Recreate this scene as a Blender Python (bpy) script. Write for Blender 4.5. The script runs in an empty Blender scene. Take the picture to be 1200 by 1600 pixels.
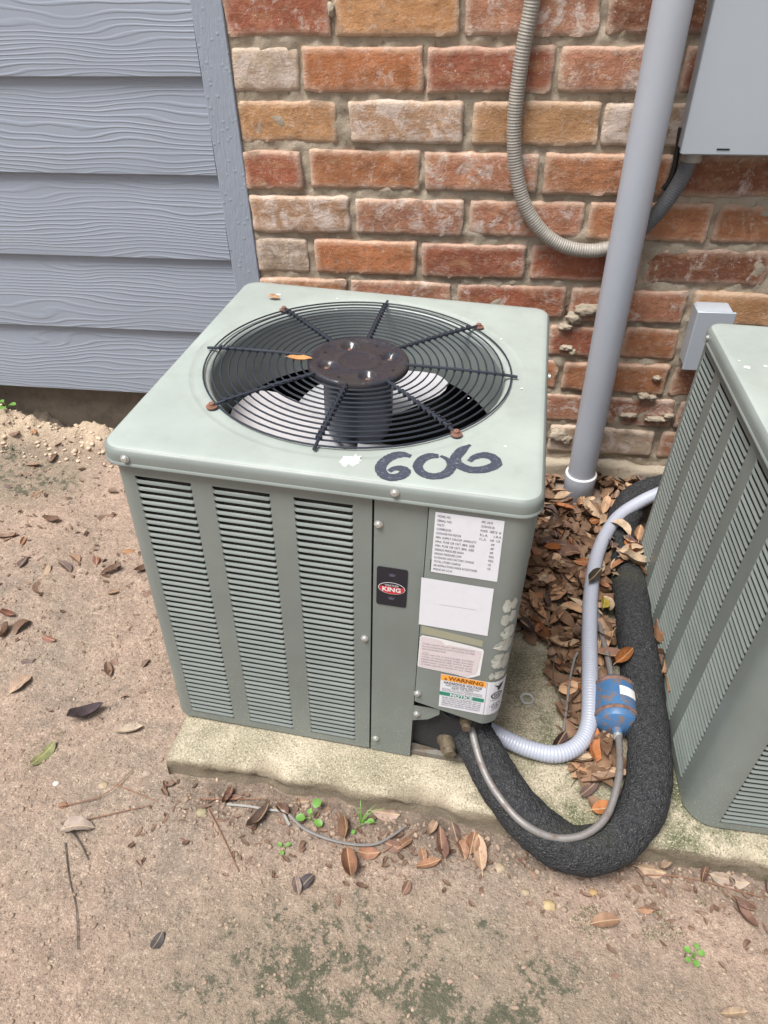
import bpy, math, random
import numpy as np
from mathutils import Matrix, Vector, noise
rnd = random.Random(7)
PI = math.pi
scn = bpy.context.scene

# ------------------------------------------------------------------ camera
CX, CY, CZ, YAW, PITCH, ROLL, FPX = 0.07969, -1.38844, 1.00618, 0.1521, 0.69775, -0.02707, 1120.35
cy_, sy_ = math.cos(YAW), math.sin(YAW)
fwd = Vector((-sy_*math.cos(PITCH), cy_*math.cos(PITCH), -math.sin(PITCH)))
rgt = Vector((cy_, sy_, 0)); upv = rgt.cross(fwd)
r2 = rgt*math.cos(ROLL)+upv*math.sin(ROLL); u2 = -rgt*math.sin(ROLL)+upv*math.cos(ROLL)
cam = bpy.data.cameras.new('camera'); camo = bpy.data.objects.new('camera', cam)
scn.collection.objects.link(camo)
camo.matrix_world = Matrix(((r2.x, u2.x, -fwd.x, CX), (r2.y, u2.y, -fwd.y, CY), (r2.z, u2.z, -fwd.z, CZ), (0, 0, 0, 1)))
cam.sensor_fit = 'VERTICAL'; cam.sensor_height = 32; cam.sensor_width = 24
cam.lens = 32*FPX/1600; cam.clip_start = 0.02; cam.clip_end = 500
scn.camera = camo

# ------------------------------------------------------------------ light
SUN_EL, SUN_AZ = math.radians(68), math.radians(222)     # azimuth clockwise from +y: light from behind the camera, a little left
w = bpy.data.worlds.new('World'); scn.world = w; w.use_nodes = True
wn = w.node_tree; wn.nodes.clear()
sky = wn.nodes.new('ShaderNodeTexSky'); sky.sky_type = 'NISHITA'; sky.sun_disc = False
sky.sun_elevation = SUN_EL; sky.sun_rotation = SUN_AZ; sky.air_density = 1.0; sky.dust_density = 4.0; sky.ozone_density = 1.0
hs = wn.nodes.new('ShaderNodeHueSaturation'); hs.inputs['Saturation'].default_value = 0.28
bg = wn.nodes.new('ShaderNodeBackground'); bg.inputs['Strength'].default_value = 0.10
wo = wn.nodes.new('ShaderNodeOutputWorld')
wn.links.new(sky.outputs[0], hs.inputs['Color']); wn.links.new(hs.outputs[0], bg.inputs['Color']); wn.links.new(bg.outputs[0], wo.inputs[0])
sl = bpy.data.lights.new('sun', 'SUN'); sl.energy = 3.9; sl.angle = math.radians(26); sl.color = (1, .965, .92)
so = bpy.data.objects.new('sun', sl); scn.collection.objects.link(so)
sd = Vector((math.sin(SUN_AZ)*math.cos(SUN_EL), math.cos(SUN_AZ)*math.cos(SUN_EL), math.sin(SUN_EL)))
so.rotation_euler = sd.to_track_quat('Z', 'Y').to_euler()
vs = scn.view_settings; vs.view_transform = 'Standard'; vs.look = 'None'; vs.gamma = 1; vs.exposure = 0.55
try: vs.use_curve_mapping = False
except Exception: pass
scn.cycles.max_bounces = 8

# ------------------------------------------------------------------ frames
TX, TY = -0.02435, 0.03772
O1 = Vector((-0.35901, -0.79019, 0.04497))
TILT = Matrix.Rotation(TY, 4, 'Y') @ Matrix.Rotation(TX, 4, 'X')
G = Matrix.Translation(O1) @ TILT                                   # frame of the sunken slab and the ground
U1 = G @ Matrix.Rotation(-0.05454, 4, 'Z')
O2 = Vector((0.40348, -0.86059, 0.01791))
U2 = Matrix.Translation(O2) @ TILT @ Matrix.Rotation(0.00525, 4, 'Z')

# ------------------------------------------------------------------ mesh helpers
class MB:
    def __init__(s): s.v = []; s.f = []; s.m = []
    def add(s, vs, fs, mi=0):
        o = len(s.v); s.v += [tuple(v) for v in vs]; s.f += [tuple(i+o for i in f) for f in fs]; s.m += [mi]*len(fs)
        return s
    def mesh(s, mats, smooth=True, angle=0.6):
        me = bpy.data.meshes.new('m'); me.from_pydata(s.v, [], s.f)
        for m in (mats if isinstance(mats, (list, tuple)) else [mats]): me.materials.append(m)
        me.polygons.foreach_set('material_index', s.m)
        me.update()
        if smooth:
            me.polygons.foreach_set('use_smooth', [True]*len(me.polygons))
            try: me.set_sharp_from_angle(angle=angle)
            except Exception: pass
        return me
def link(name, me, parent=None, mat=None, **props):
    o = bpy.data.objects.new(name, me); scn.collection.objects.link(o)
    if me is not None and me.name == 'm' or (me is not None and me.name.startswith('m.')): me.name = name
    if parent is not None: o.parent = parent
    if mat is not None: o.matrix_local = mat
    for k, v in props.items(): o[k] = v
    return o
def empty(name, M, label, category, group=None):
    o = bpy.data.objects.new(name, None); scn.collection.objects.link(o); o.matrix_world = M; o.empty_display_size = .05
    o['label'] = label; o['category'] = category
    if group: o['group'] = group
    return o
def recenter(me):
    co = np.array([v.co[:] for v in me.vertices]); lo = co.min(0); hi = co.max(0)
    c = Vector(((lo[0]+hi[0])/2, (lo[1]+hi[1])/2, lo[2])); me.transform(Matrix.Translation(-c)); return Matrix.Translation(c)
def thing(name, mb_or_me, mats, M, label, category, group=None, smooth=True):
    me = mb_or_me.mesh(mats, smooth) if isinstance(mb_or_me, MB) else mb_or_me
    c = recenter(me); o = link(name, me); o.matrix_world = M @ c
    o['label'] = label; o['category'] = category
    if group: o['group'] = group
    return o
def box(mb, x0, x1, y0, y1, z0, z1, mi=0, M=None):
    vs = [(x, y, z) for z in (z0, z1) for y in (y0, y1) for x in (x0, x1)]
    if M is not None: vs = [M @ Vector(v) for v in vs]
    return mb.add(vs, [(0, 2, 3, 1), (4, 5, 7, 6), (0, 1, 5, 4), (1, 3, 7, 5), (3, 2, 6, 7), (2, 0, 4, 6)], mi)
def bbox_bev(mb, x0, x1, y0, y1, z0, z1, b=.002, mi=0, M=None):
    """box with chamfered vertical and top edges"""
    def ring(i, z): return [(x0+i+c*b if False else xx, yy, z) for xx, yy in
        ((x0+b+i, y0+i), (x1-b-i, y0+i), (x1-i, y0+b+i), (x1-i, y1-b-i), (x1-b-i, y1-i), (x0+b+i, y1-i), (x0+i, y1-b-i), (x0+i, y0+b+i))]
    R = [ring(b, z0), ring(0, z0+b), ring(0, z1-b), ring(b, z1)]
    vs = [v for r in R for v in r]
    if M is not None: vs = [M @ Vector(v) for v in vs]
    fs = [(k*8+i, k*8+(i+1) % 8, (k+1)*8+(i+1) % 8, (k+1)*8+i) for k in range(3) for i in range(8)]
    fs += [tuple(range(7, -1, -1)), tuple(range(24, 32))]
    return mb.add(vs, fs, mi)
def catmull(P, n=8):
    P = [Vector(p) for p in P]; out = []
    Q = [2*P[0]-P[1]]+P+[2*P[-1]-P[-2]]
    for i in range(1, len(Q)-2):
        a, b, c, d = Q[i-1], Q[i], Q[i+1], Q[i+2]
        for k in range(n):
            t = k/n
            out.append(.5*((2*b)+(-a+c)*t+(2*a-5*b+4*c-d)*t*t+(-a+3*b-3*c+d)*t**3))
    out.append(P[-1]); return out
def resample(P, step):
    out = [P[0]]; acc = 0
    for i in range(1, len(P)):
        a, b = P[i-1], P[i]; L = (b-a).length; s = step-acc
        while s <= L and L > 0:
            out.append(a.lerp(b, s/L)); s += step
        acc = (acc+L) % step if L > 0 else acc
        acc = L-(s-step) if s-step <= L else acc
    out.append(P[-1]); return out
def tube(mb, path, r, n=12, mi=0, cap=True, rf=None, nf=None, inner=0):
    """r radius; rf(i, len) radius factor; nf(point) noise offset along the radius"""
    P = [Vector(p) for p in path]; T = []
    for i in range(len(P)):
        t = P[min(i+1, len(P)-1)]-P[max(i-1, 0)]; T.append(t.normalized() if t.length > 1e-9 else Vector((0, 0, 1)))
    N = T[0].orthogonal().normalized(); vs = []; L = 0
    for i, (p, t) in enumerate(zip(P, T)):
        N = (N-t*N.dot(t)); N = N.normalized() if N.length > 1e-6 else t.orthogonal().normalized()
        B = t.cross(N)
        if i: L += (p-P[i-1]).length
        for k in range(n):
            a = 2*PI*k/n; d = N*math.cos(a)+B*math.sin(a)
            rr = r*(rf(i, L) if rf else 1)
            q = p+d*rr
            if nf: q = q+d*nf(q)
            vs.append(q)
    fs = [(i*n+k, i*n+(k+1) % n, (i+1)*n+(k+1) % n, (i+1)*n+k) for i in range(len(P)-1) for k in range(n)]
    if cap and inner == 0: fs += [tuple(range(n-1, -1, -1)), tuple(range((len(P)-1)*n, len(P)*n))]
    elif cap:
        for end, base in ((0, 0), (len(P)-1, (len(P)-1)*n)):
            o = len(vs); c = P[end]
            vs += [c+(vs[base+k]-c)*inner for k in range(n)]
            o2 = len(vs); off = T[end]*(.03 if end == 0 else -.03)
            vs += [vs[o+k]+off for k in range(n)]
            for k in range(n):
                fs.append((base+k, base+(k+1) % n, o+(k+1) % n, o+k)); fs.append((o+k, o+(k+1) % n, o2+(k+1) % n, o2+k))
            fs.append(tuple(range(o2, o2+n)))
    return mb.add(vs, fs, mi)
def lathe(mb, prof, n=24, mi=0, M=None, closed=False):
    vs = []; 
    for r, z in prof:
        for k in range(n):
            a = 2*PI*k/n; vs.append(Vector((r*math.cos(a), r*math.sin(a), z)))
    if M is not None: vs = [M @ v for v in vs]
    fs = [(i*n+k, i*n+(k+1) % n, (i+1)*n+(k+1) % n, (i+1)*n+k) for i in range(len(prof)-1) for k in range(n)]
    if closed: fs += [tuple(range(n-1, -1, -1)), tuple(range((len(prof)-1)*n, len(prof)*n))]
    return mb.add(vs, fs, mi)
def fbm(x, y, z=0., o=3):
    return noise.fractal(Vector((x, y, z)), 1.0, 2.0, o)
def sstep(a, b, x):
    t = min(1, max(0, (x-a)/(b-a))); return t*t*(3-2*t)
def rough_box(size, step, rad, amp, seed, freq=30., depth_steps=2, edge=0.):
    """rounded, roughened block centred in x and z, front face at y=0, going back to y=size[1]"""
    sx, sy, sz = size; nx = max(2, round(sx/step[0])); nz = max(2, round(sz/step[1])); ny = depth_steps
    lo = Vector((-sx/2, 0, -sz/2)); hi = Vector((sx/2, sy, sz/2)); idx = {}; V = []; F = []
    def vid(i, j, k):
        key = (i, j, k)
        if key in idx: return idx[key]
        p = Vector((lo.x+sx*i/nx, lo.y+sy*j/ny, lo.z+sz*k/nz))
        c = Vector((min(max(p.x, lo.x+rad), hi.x-rad), min(max(p.y, lo.y+rad), hi.y-rad), min(max(p.z, lo.z+rad), hi.z-rad)))
        d = p-c; dn = d.normalized() if d.length > 0 else Vector((0, -1, 0))
        q = c+dn*min(rad, d.length)
        s = Vector((q.x*freq, q.y*freq, q.z*freq))+Vector((seed*3.1, seed*1.7, seed))
        ed = min(p.x-lo.x, hi.x-p.x, p.z-lo.z, hi.z-p.z)
        k_ = 1+edge*max(0, 1-ed/(rad*2.5))
        q += dn*(noise.fractal(s, 1., 2., 3)*amp*k_)
        # ragged outline
        q.x += noise.noise(s*.45+Vector((9, 0, 0)))*amp*1.6*k_*.6; q.z += noise.noise(s*.45+Vector((0, 9, 0)))*amp*1.6*k_*.6
        idx[key] = len(V); V.append(q); return idx[key]
    for i in range(nx):
        for k in range(nz): F.append((vid(i, 0, k), vid(i+1, 0, k), vid(i+1, 0, k+1), vid(i, 0, k+1)))
    for j in range(ny):
        for i in range(nx):
            F.append((vid(i, j, 0), vid(i, j+1, 0), vid(i+1, j+1, 0), vid(i+1, j, 0)))
            F.append((vid(i, j, nz), vid(i+1, j, nz), vid(i+1, j+1, nz), vid(i, j+1, nz)))
        for k in range(nz):
            F.append((vid(0, j, k), vid(0, j, k+1), vid(0, j+1, k+1), vid(0, j+1, k)))
            F.append((vid(nx, j, k), vid(nx, j+1, k), vid(nx, j+1, k+1), vid(nx, j, k+1)))
    return MB().add(V, F)

# ------------------------------------------------------------------ materials
class Mat:
    def __init__(s, name):
        s.m = bpy.data.materials.new(name); s.m.use_nodes = True; s.t = s.m.node_tree
        s.b = s.t.nodes['Principled BSDF']; s.co = None
    def n(s, typ, **k):
        nd = s.t.nodes.new(typ)
        for a, b in k.items(): setattr(nd, a, b)
        return nd
    def l(s, a, b): s.t.links.new(a, b)
    def coord(s, rand=True):
        if s.co: return s.co
        tc = s.n('ShaderNodeTexCoord')
        if rand:
            oi = s.n('ShaderNodeObjectInfo'); mu = s.n('ShaderNodeMath', operation='MULTIPLY'); s.l(oi.outputs['Random'], mu.inputs[0]); mu.inputs[1].default_value = 37.
            ad = s.n('ShaderNodeVectorMath', operation='ADD'); s.l(tc.outputs['Object'], ad.inputs[0]); s.l(mu.outputs[0], ad.inputs[1]); s.co = ad.outputs[0]
        else: s.co = tc.outputs['Object']
        return s.co
    def noise(s, scale, detail=4, rough=.6, vec=None, stretch=None, dist=0.):
        nd = s.n('ShaderNodeTexNoise'); nd.inputs['Scale'].default_value = scale; nd.inputs['Detail'].default_value = detail; nd.inputs['Roughness'].default_value = rough
        nd.inputs['Distortion'].default_value = dist
        v = vec or s.coord()
        if stretch:
            mp = s.n('ShaderNodeVectorMath', operation='MULTIPLY'); s.l(v, mp.inputs[0]); mp.inputs[1].default_value = stretch; v = mp.outputs[0]
        s.l(v, nd.inputs['Vector']); return nd.outputs['Fac']
    def voro(s, scale, feature='F1', vec=None):
        nd = s.n('ShaderNodeTexVoronoi', feature=feature); nd.inputs['Scale'].default_value = scale; s.l(vec or s.coord(), nd.inputs['Vector']); return nd
    def ramp(s, f, a, b, c0=0., c1=1.):
        nd = s.n('ShaderNodeMapRange'); nd.inputs['From Min'].default_value = a; nd.inputs['From Max'].default_value = b
        nd.inputs['To Min'].default_value = c0; nd.inputs['To Max'].default_value = c1; nd.clamp = True; s.l(f, nd.inputs['Value']); return nd.outputs[0]
    def mix(s, f, a, b, blend='MIX'):
        nd = s.n('ShaderNodeMix', data_type='RGBA', blend_type=blend)
        if isinstance(f, (int, float)): nd.inputs[0].default_value = f
        else: s.l(f, nd.inputs[0])
        for x, i in ((a, 6), (b, 7)):
            if isinstance(x, (tuple, list)): nd.inputs[i].default_value = (*x[:3], 1)
            else: s.l(x, nd.inputs[i])
        return nd.outputs[2]
    def math(s, op, a, b=0., c=None):
        nd = s.n('ShaderNodeMath', operation=op)
        for i, x in enumerate((a, b, c)):
            if x is None: continue
            if isinstance(x, (int, float)): nd.inputs[i].default_value = x
            else: s.l(x, nd.inputs[i])
        return nd.outputs[0]
    def sep(s, vec=None):
        nd = s.n('ShaderNodeSeparateXYZ'); s.l(vec or s.coord(), nd.inputs[0]); return nd.outputs
    def bump(s, h, dist, strength=1., prev=None):
        nd = s.n('ShaderNodeBump'); nd.inputs['Distance'].default_value = dist; nd.inputs['Strength'].default_value = strength
        s.l(h, nd.inputs['Height'])
        if prev: s.l(prev, nd.inputs['Normal'])
        s.l(nd.outputs[0], s.b.inputs['Normal']); return nd.outputs[0]
    def set(s, color=None, rough=None, metal=None, spec=None, coat=None, coat_rough=None):
        def put(k, v):
            if v is None: return
            if isinstance(v, (int, float)): s.b.inputs[k].default_value = v
            elif isinstance(v, (tuple, list)): s.b.inputs[k].default_value = (*v[:3], 1)
            else: s.l(v, s.b.inputs[k])
        put('Base Color', color); put('Roughness', rough); put('Metallic', metal); put('Specular IOR Level', spec)
        put('Coat Weight', coat); put('Coat Roughness', coat_rough); return s
def simple(name, col, rough=.5, metal=0., var=.12, scale=40, bump=0., bscale=300):
    m = Mat(name); f = m.noise(scale); c = m.mix(f, [x*(1-var*1.5) for x in col], [min(1, x*(1+var*1.5)) for x in col])
    m.set(color=c, rough=rough, metal=metal)
    if bump: m.bump(m.noise(bscale), bump, .6)
    return m.m

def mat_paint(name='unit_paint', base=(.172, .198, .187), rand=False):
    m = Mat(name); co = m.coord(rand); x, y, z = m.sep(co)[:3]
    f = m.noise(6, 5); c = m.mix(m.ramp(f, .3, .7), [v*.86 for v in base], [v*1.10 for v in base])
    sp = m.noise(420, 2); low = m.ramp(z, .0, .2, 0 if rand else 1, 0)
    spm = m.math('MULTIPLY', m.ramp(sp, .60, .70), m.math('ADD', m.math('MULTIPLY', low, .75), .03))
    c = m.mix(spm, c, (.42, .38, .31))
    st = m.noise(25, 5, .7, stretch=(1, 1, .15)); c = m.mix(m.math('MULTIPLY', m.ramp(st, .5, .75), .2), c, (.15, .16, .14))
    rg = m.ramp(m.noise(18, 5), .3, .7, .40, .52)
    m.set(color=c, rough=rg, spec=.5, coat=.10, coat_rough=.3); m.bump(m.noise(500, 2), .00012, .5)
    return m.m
def mat_brick():
    m = Mat('old_brick'); oi = m.n('ShaderNodeObjectInfo'); co = m.coord()
    f1 = m.noise(14, 5, .65); c = m.mix(m.ramp(f1, .3, .72), (.72, .68, .66), (1.25, 1.22, 1.18)); c = m.mix(1., oi.outputs['Color'], c, 'MULTIPLY')
    dk = m.noise(55, 4, .7); c = m.mix(m.math('MULTIPLY', m.ramp(dk, .56, .74), .55), c, (.10, .055, .04))
    tan = m.noise(22, 4, .6, stretch=(1, 1, 2.2)); c = m.mix(m.math('MULTIPLY', m.ramp(tan, .52, .7), .45), c, (.46, .27, .15))
    wh = m.noise(30, 6, .75, dist=.6); thr = m.math('SUBTRACT', wh, m.math('MULTIPLY', oi.outputs['Alpha'], -.26)); 
    c = m.mix(m.math('MULTIPLY', m.ramp(thr, .62, .74), .75), c, (.62, .53, .48)); c = m.mix(m.ramp(m.noise(75, 6, .8), .52, .70, 0, .45), c, (.60, .47, .38)); edge_ = m.n('ShaderNodeNewGeometry'); c = m.mix(m.ramp(edge_.outputs['Pointiness'], .505, .56, 0, .55), c, (.62, .50, .40))
    sp = m.voro(140); spm = m.math('MULTIPLY', m.ramp(sp.outputs['Distance'], .2, .08), m.ramp(m.noise(28, 3), .50, .60)); c = m.mix(m.math('MULTIPLY', spm, .8), c, (.65, .58, .52))
    m.set(color=c, rough=.93, spec=.2)
    h = m.math('ADD', m.math('MULTIPLY', m.noise(110, 6, .8), 1.2), m.math('MULTIPLY', m.noise(24, 5, .7, stretch=(1, 1, 2.2)), 1.0)); b = m.bump(h, .0040, .8)
    return m.m
def mat_mortar():
    m = Mat('old_mortar'); c = m.mix(m.noise(18, 5), (.28, .235, .18), (.46, .395, .31)); c = m.mix(m.ramp(m.noise(90, 3), .6, .7, 0, .5), c, (.13, .10, .08))
    m.set(color=c, rough=.96, spec=.15); m.bump(m.noise(120, 6, .75), .003, .9); return m.m
def mat_siding(grain=True):
    m = Mat('siding_paint' if grain else 'trim_paint'); co = m.coord(); x, y, z = m.sep(co)[:3]
    base = (.262, .300, .362)
    c = m.mix(m.noise(5, 4), [v*.93 for v in base], [v*1.06 for v in base]); 
    if grain:
        low = m.noise(1., 2.2, .5, stretch=(2.2, 1, 9)); mid = m.noise(1., 2, .5, stretch=(14, 1, 60))
        warp = m.noise(1., 1, .5, stretch=(1.2, 1, 5))
        ph = m.math('ADD', m.math('MULTIPLY', z, 640), m.math('ADD', m.math('MULTIPLY', low, 75.), m.math('MULTIPLY', mid, 2.2)))
        s = m.math('SINE', ph); s = m.ramp(s, .15, .95)
        amp = m.ramp(m.noise(1, 2, .5, stretch=(3, 1, 22)), .32, .62, .25, 1.)
        h = m.math('MULTIPLY', s, amp); 
        m.bump(h, .0009, .65)
        c = m.mix(m.math('MULTIPLY', m.ramp(m.noise(30, 4, stretch=(.4, 1, 3)), .5, .75), .15), c, (.34, .33, .34))
    else:
        h = m.math('ADD', m.noise(1., 4, .6, stretch=(260, 1, 45)), m.math('MULTIPLY', m.ramp(m.voro(70).outputs['Distance'], .0, .25), -.5)); m.bump(h, .0016, .8)
    m.set(color=c, rough=.55, spec=.35); return m.m
def mat_ground():
    m = Mat('bare_earth'); co = m.coord(False); x, y, z = m.sep(co)[:3]
    n1 = m.noise(5, 6, .65, dist=.4); n2 = m.noise(38, 5, .7); n3 = m.math('ADD', m.math('MULTIPLY', m.noise(330, 4, .8), .6), m.math('MULTIPLY', m.noise(130, 3, .8), .4))
    c = m.mix(m.ramp(n1, .36, .62), (.31, .232, .18), (.41, .295, .23))
    c = m.mix(m.ramp(m.noise(2.6, 5, .6), .50, .64, 0, .65), c, (.27, .228, .18))
    c = m.mix(m.ramp(n2, .50, .72, 0, .5), c, (.17, .135, .105)); c = m.mix(m.ramp(n2, .48, .30, 0, .5), c, (.50, .385, .30))
    c = m.mix(m.ramp(n3, .535, .62, 0, .85), c, (.08, .062, .05)); c = m.mix(m.ramp(n3, .465, .38, 0, .85), c, (.64, .52, .41))
    # green algae, mostly in front towards the camera; and greenish ground at far left
    def blob(cx, cy, sx, sy):
        a = m.math('DIVIDE', m.math('SUBTRACT', x, cx), sx); b = m.math('DIVIDE', m.math('SUBTRACT', y, cy), sy)
        d = m.math('ADD', m.math('MULTIPLY', a, a), m.math('MULTIPLY', b, b)); return m.ramp(d, 0., 1., 1, 0)
    al = m.math('MAXIMUM', blob(.40, -.33, .40, .17), m.math('MULTIPLY', blob(-.62, .62, .22, .16), .8)); al = m.math('MAXIMUM', al, m.math('MULTIPLY', blob(.78, -.30, .20, .10), .5))
    sm = m.math('MULTIPLY', al, .38); nn = m.math('ADD', m.noise(17, 4, .65), m.math('MULTIPLY', m.math('SUBTRACT', m.noise(75, 5, .8), .5), 1.35))
    c = m.mix(m.math('MULTIPLY', m.ramp(al, 0, .6), .35), c, (.165, .158, .11))
    c = m.mix(m.math('MULTIPLY', m.ramp(m.math('ADD', nn, sm), .79, .93), .8), c, (.055, .07, .043))
    dpz = m.math('MULTIPLY', m.ramp(m.noise(3.3, 6, .7, dist=.8), .50, .68), m.ramp(n2, .3, .65, .35, 1.)); c = m.mix(m.math('MULTIPLY', dpz, .6), c, (.17, .145, .12))
    # damp earth against the slab
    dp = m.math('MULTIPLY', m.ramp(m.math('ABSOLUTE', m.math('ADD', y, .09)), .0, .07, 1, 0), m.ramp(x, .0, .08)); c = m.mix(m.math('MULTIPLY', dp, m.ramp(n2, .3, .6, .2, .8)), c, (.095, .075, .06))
    # pale crumbly clay on the rise at the wall
    rz = m.ramp(z, -.022, .0); c = m.mix(m.math('MULTIPLY', m.math('MULTIPLY', rz, m.ramp(x, -.3, -.4)), m.ramp(n1, .3, .5, .5, .9)), c, (.52, .41, .30))
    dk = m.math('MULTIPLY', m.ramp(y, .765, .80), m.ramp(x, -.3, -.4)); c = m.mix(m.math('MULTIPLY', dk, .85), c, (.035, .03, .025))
    m.set(color=c, rough=m.ramp(n2, .3, .7, .75, .95), spec=.3)
    h = m.math('ADD', m.math('MULTIPLY', m.noise(45, 6, .75), 1.3), m.math('MULTIPLY', n3, .35)); m.bump(h, .011, .9); return m.m
def mat_slab():
    m = Mat('mossy_concrete'); co = m.coord(False); x, y, z = m.sep(co)[:3]
    n1 = m.noise(7, 5); n3 = m.noise(380, 4, .8); n2 = m.noise(24, 5, .7)
    c = m.mix(m.ramp(n1, .35, .65), (.34, .30, .215), (.50, .44, .335)); c = m.mix(m.ramp(n2, .56, .72, 0, .35), c, (.20, .17, .10))
    gr = m.math('MULTIPLY', m.ramp(m.noise(11, 5, .7), .43, .57), m.ramp(x, .45, .62, .3, 1.)); c = m.mix(gr, c, (.12, .13, .075))
    c = m.mix(m.ramp(n3, .53, .64, 0, .85), c, (.08, .063, .036)); c = m.mix(m.ramp(n3, .46, .36, 0, .85), c, (.66, .59, .46))
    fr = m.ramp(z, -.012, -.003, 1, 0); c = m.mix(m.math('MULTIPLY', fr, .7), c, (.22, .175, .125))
    m.set(color=c, rough=.92, spec=.25); m.bump(m.math('ADD', n3, m.math('MULTIPLY', m.noise(80, 5, .7), 1.5)), .003, .8); return m.m
def mat_foam():
    m = Mat('black_foam'); v = m.voro(330); f = m.noise(160, 5, .7)
    c = m.mix(m.ramp(f, .35, .7), (.016, .017, .019), (.050, .052, .056)); c = m.mix(m.ramp(m.noise(520, 3, .7), .58, .68, 0, .75), c, (.19, .19, .18))
    c = m.mix(m.ramp(m.noise(9, 5), .58, .72, 0, .35), c, (.075, .075, .045))
    m.set(color=c, rough=.9, spec=.25); m.bump(m.math('ADD', f, m.math('MULTIPLY', v.outputs['Distance'], .9)), .0035, .9); return m.m
def mat_leaf():
    m = Mat('dead_leaf'); oi = m.n('ShaderNodeObjectInfo'); x, y, z = m.sep(m.n('ShaderNodeTexCoord').outputs['Object'])[:3]
    c = m.mix(m.ramp(m.noise(45, 4), .3, .7), (.62, .58, .56), (1.3, 1.25, 1.2)); c = m.mix(1., oi.outputs['Color'], c, 'MULTIPLY')
    c = m.mix(m.ramp(m.noise(150, 3), .60, .70, 0, .6), c, (.07, .04, .025))
    ay = m.math('ABSOLUTE', y); vein = m.math('MULTIPLY', m.math('SINE', m.math('ADD', m.math('MULTIPLY', x, 1700), m.math('MULTIPLY', ay, -1900))), .35)
    rib = m.ramp(ay, .0004, .0010, 1, 0); c = m.mix(m.math('MULTIPLY', rib, .5), c, (.50, .38, .22))
    m.set(color=c, rough=.62, spec=.35); m.bump(m.math('ADD', vein, m.math('MULTIPLY', m.noise(120, 3), 2.)), .0004, .7); return m.m
def mat_rusty(name, base, rust=(.20, .075, .035), lo=.55, hi=.65, rough=.45, metal=0., scale=35):
    m = Mat(name); f = m.noise(scale, 6, .75); k = m.ramp(f, lo, hi); c = m.mix(k, base, rust); c = m.mix(m.ramp(m.noise(300, 3), .62, .7, 0, .5), c, [v*.4 for v in rust])
    m.set(color=c, rough=m.ramp(k, 0, 1, rough, .85), metal=metal); m.bump(f, .0012, .5); return m.m
def mat_brush():
    m = Mat('marker_paint'); f = m.noise(1., 4, .7, stretch=(250, 700, 1)); c = m.mix(m.ramp(f, .58, .66), (.036, .044, .068), (.17, .20, .21)); m.set(color=c, rough=.55); return m.m
def mat_paper(name, col, dirt=.25):
    m = Mat(name); c = m.mix(m.ramp(m.noise(60, 5), .5, .8, 0, dirt), col, [v*.6 for v in col]); m.set(color=c, rough=.5, spec=.4); m.bump(m.noise(40, 3), .0004, .4); return m.m

PAINT = mat_paint(); LPAINT = mat_paint('louver_paint', rand=True); SKYSHEEN = mat_paint('painted_sky_sheen', (.305, .348, .328)); BRICK = mat_brick(); MORTAR = mat_mortar(); SIDING = mat_siding(); TRIM = mat_siding(False); GROUND = mat_ground(); SLAB = mat_slab()  # cap-top copy of the unit paint is lighter: sky sheen put into its colour
FOAM = mat_foam(); LEAF = mat_leaf(); BRUSH = mat_brush()
PVC = simple('grey_pvc', (.335, .36, .41), .45, var=.05, scale=9, bump=.0004, bscale=25)
WCOND = simple('white_plastic_conduit', (.36, .385, .455), .38, var=.05, scale=15)
GALV = simple('galvanised_steel', (.30, .28, .25), .62, metal=.25, var=.2, scale=60, bump=.0004)
BOXP = simple('grey_box_enamel', (.345, .38, .425), .38, var=.04, scale=8)
BOXD = simple('sheathing_dark_grey', (.07, .075, .085), .5)  # dark grey for the sheathing behind the siding
NAVY = simple('coated_wire', (.018, .024, .036), .42, var=.3)
HUBM = mat_rusty('hub_enamel', (.026, .027, .036), (.024, .018, .019), .50, .56, .2, scale=22)
RUST = mat_rusty('rusty_bolt_metal', (.15, .085, .07), (.20, .09, .055), .4, .6, .7)
SCREW = simple('zinc_screw', (.55, .57, .56), .35, metal=.7, var=.15)
ALU = simple('fan_aluminium', (.62, .62, .65), .30, metal=.25, var=.05, scale=12)
MOTOR = simple('motor_enamel', (.045, .055, .075), .38, metal=.2, var=.2)
COIL = simple('coil_fins_dark', (.022, .024, .026), .8, var=.4, scale=200)
PANS = mat_rusty('base_pan_steel', (.16, .165, .15), (.14, .09, .055), .5, .66, .65, scale=14)
BRASS = mat_rusty('valve_brass', (.20, .17, .12), (.12, .09, .06), .45, .6, .5, metal=.5)
COPPER = mat_rusty('tarnished_copper_line', (.20, .19, .185), (.15, .11, .095), .5, .65, .5, metal=.3)
BLUE = mat_rusty('blue_filter_enamel', (.05, .14, .29), (.16, .11, .085), .50, .60, .38, scale=75)
RBAND = mat_rusty('rust_band', (.10, .06, .055), (.22, .13, .10), .4, .6, .85, scale=120)
WHITE = mat_paper('white_label', (.64, .655, .71), .15); WHITE2 = mat_paper('yellowed_label', (.60, .54, .56), .3)
INK = simple('black_ink', (.03, .03, .035), .5); INKG = simple('faded_ink', (.26, .25, .26), .6)
ORANGE = simple('orange_print', (.80, .36, .06), .5); GREEN = simple('green_print', (.02, .22, .14), .5); BROWN = simple('brown_print', (.22, .06, .01), .5)
BADGE = simple('black_badge', (.012, .013, .022), .3); RED = simple('red_print', (.50, .03, .045), .35); CROWN = simple('faint_print', (.07, .075, .11), .4); BWHITE = simple('white_print', (.70, .70, .71), .4)
RAW = simple('peeled_residue', (.37, .38, .34), .75, var=.2); STAIN = mat_paper('glue_stain', (.30, .30, .22)); SPLAT = simple('white_paint_splash', (.80, .82, .80), .5, var=.03)
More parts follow.
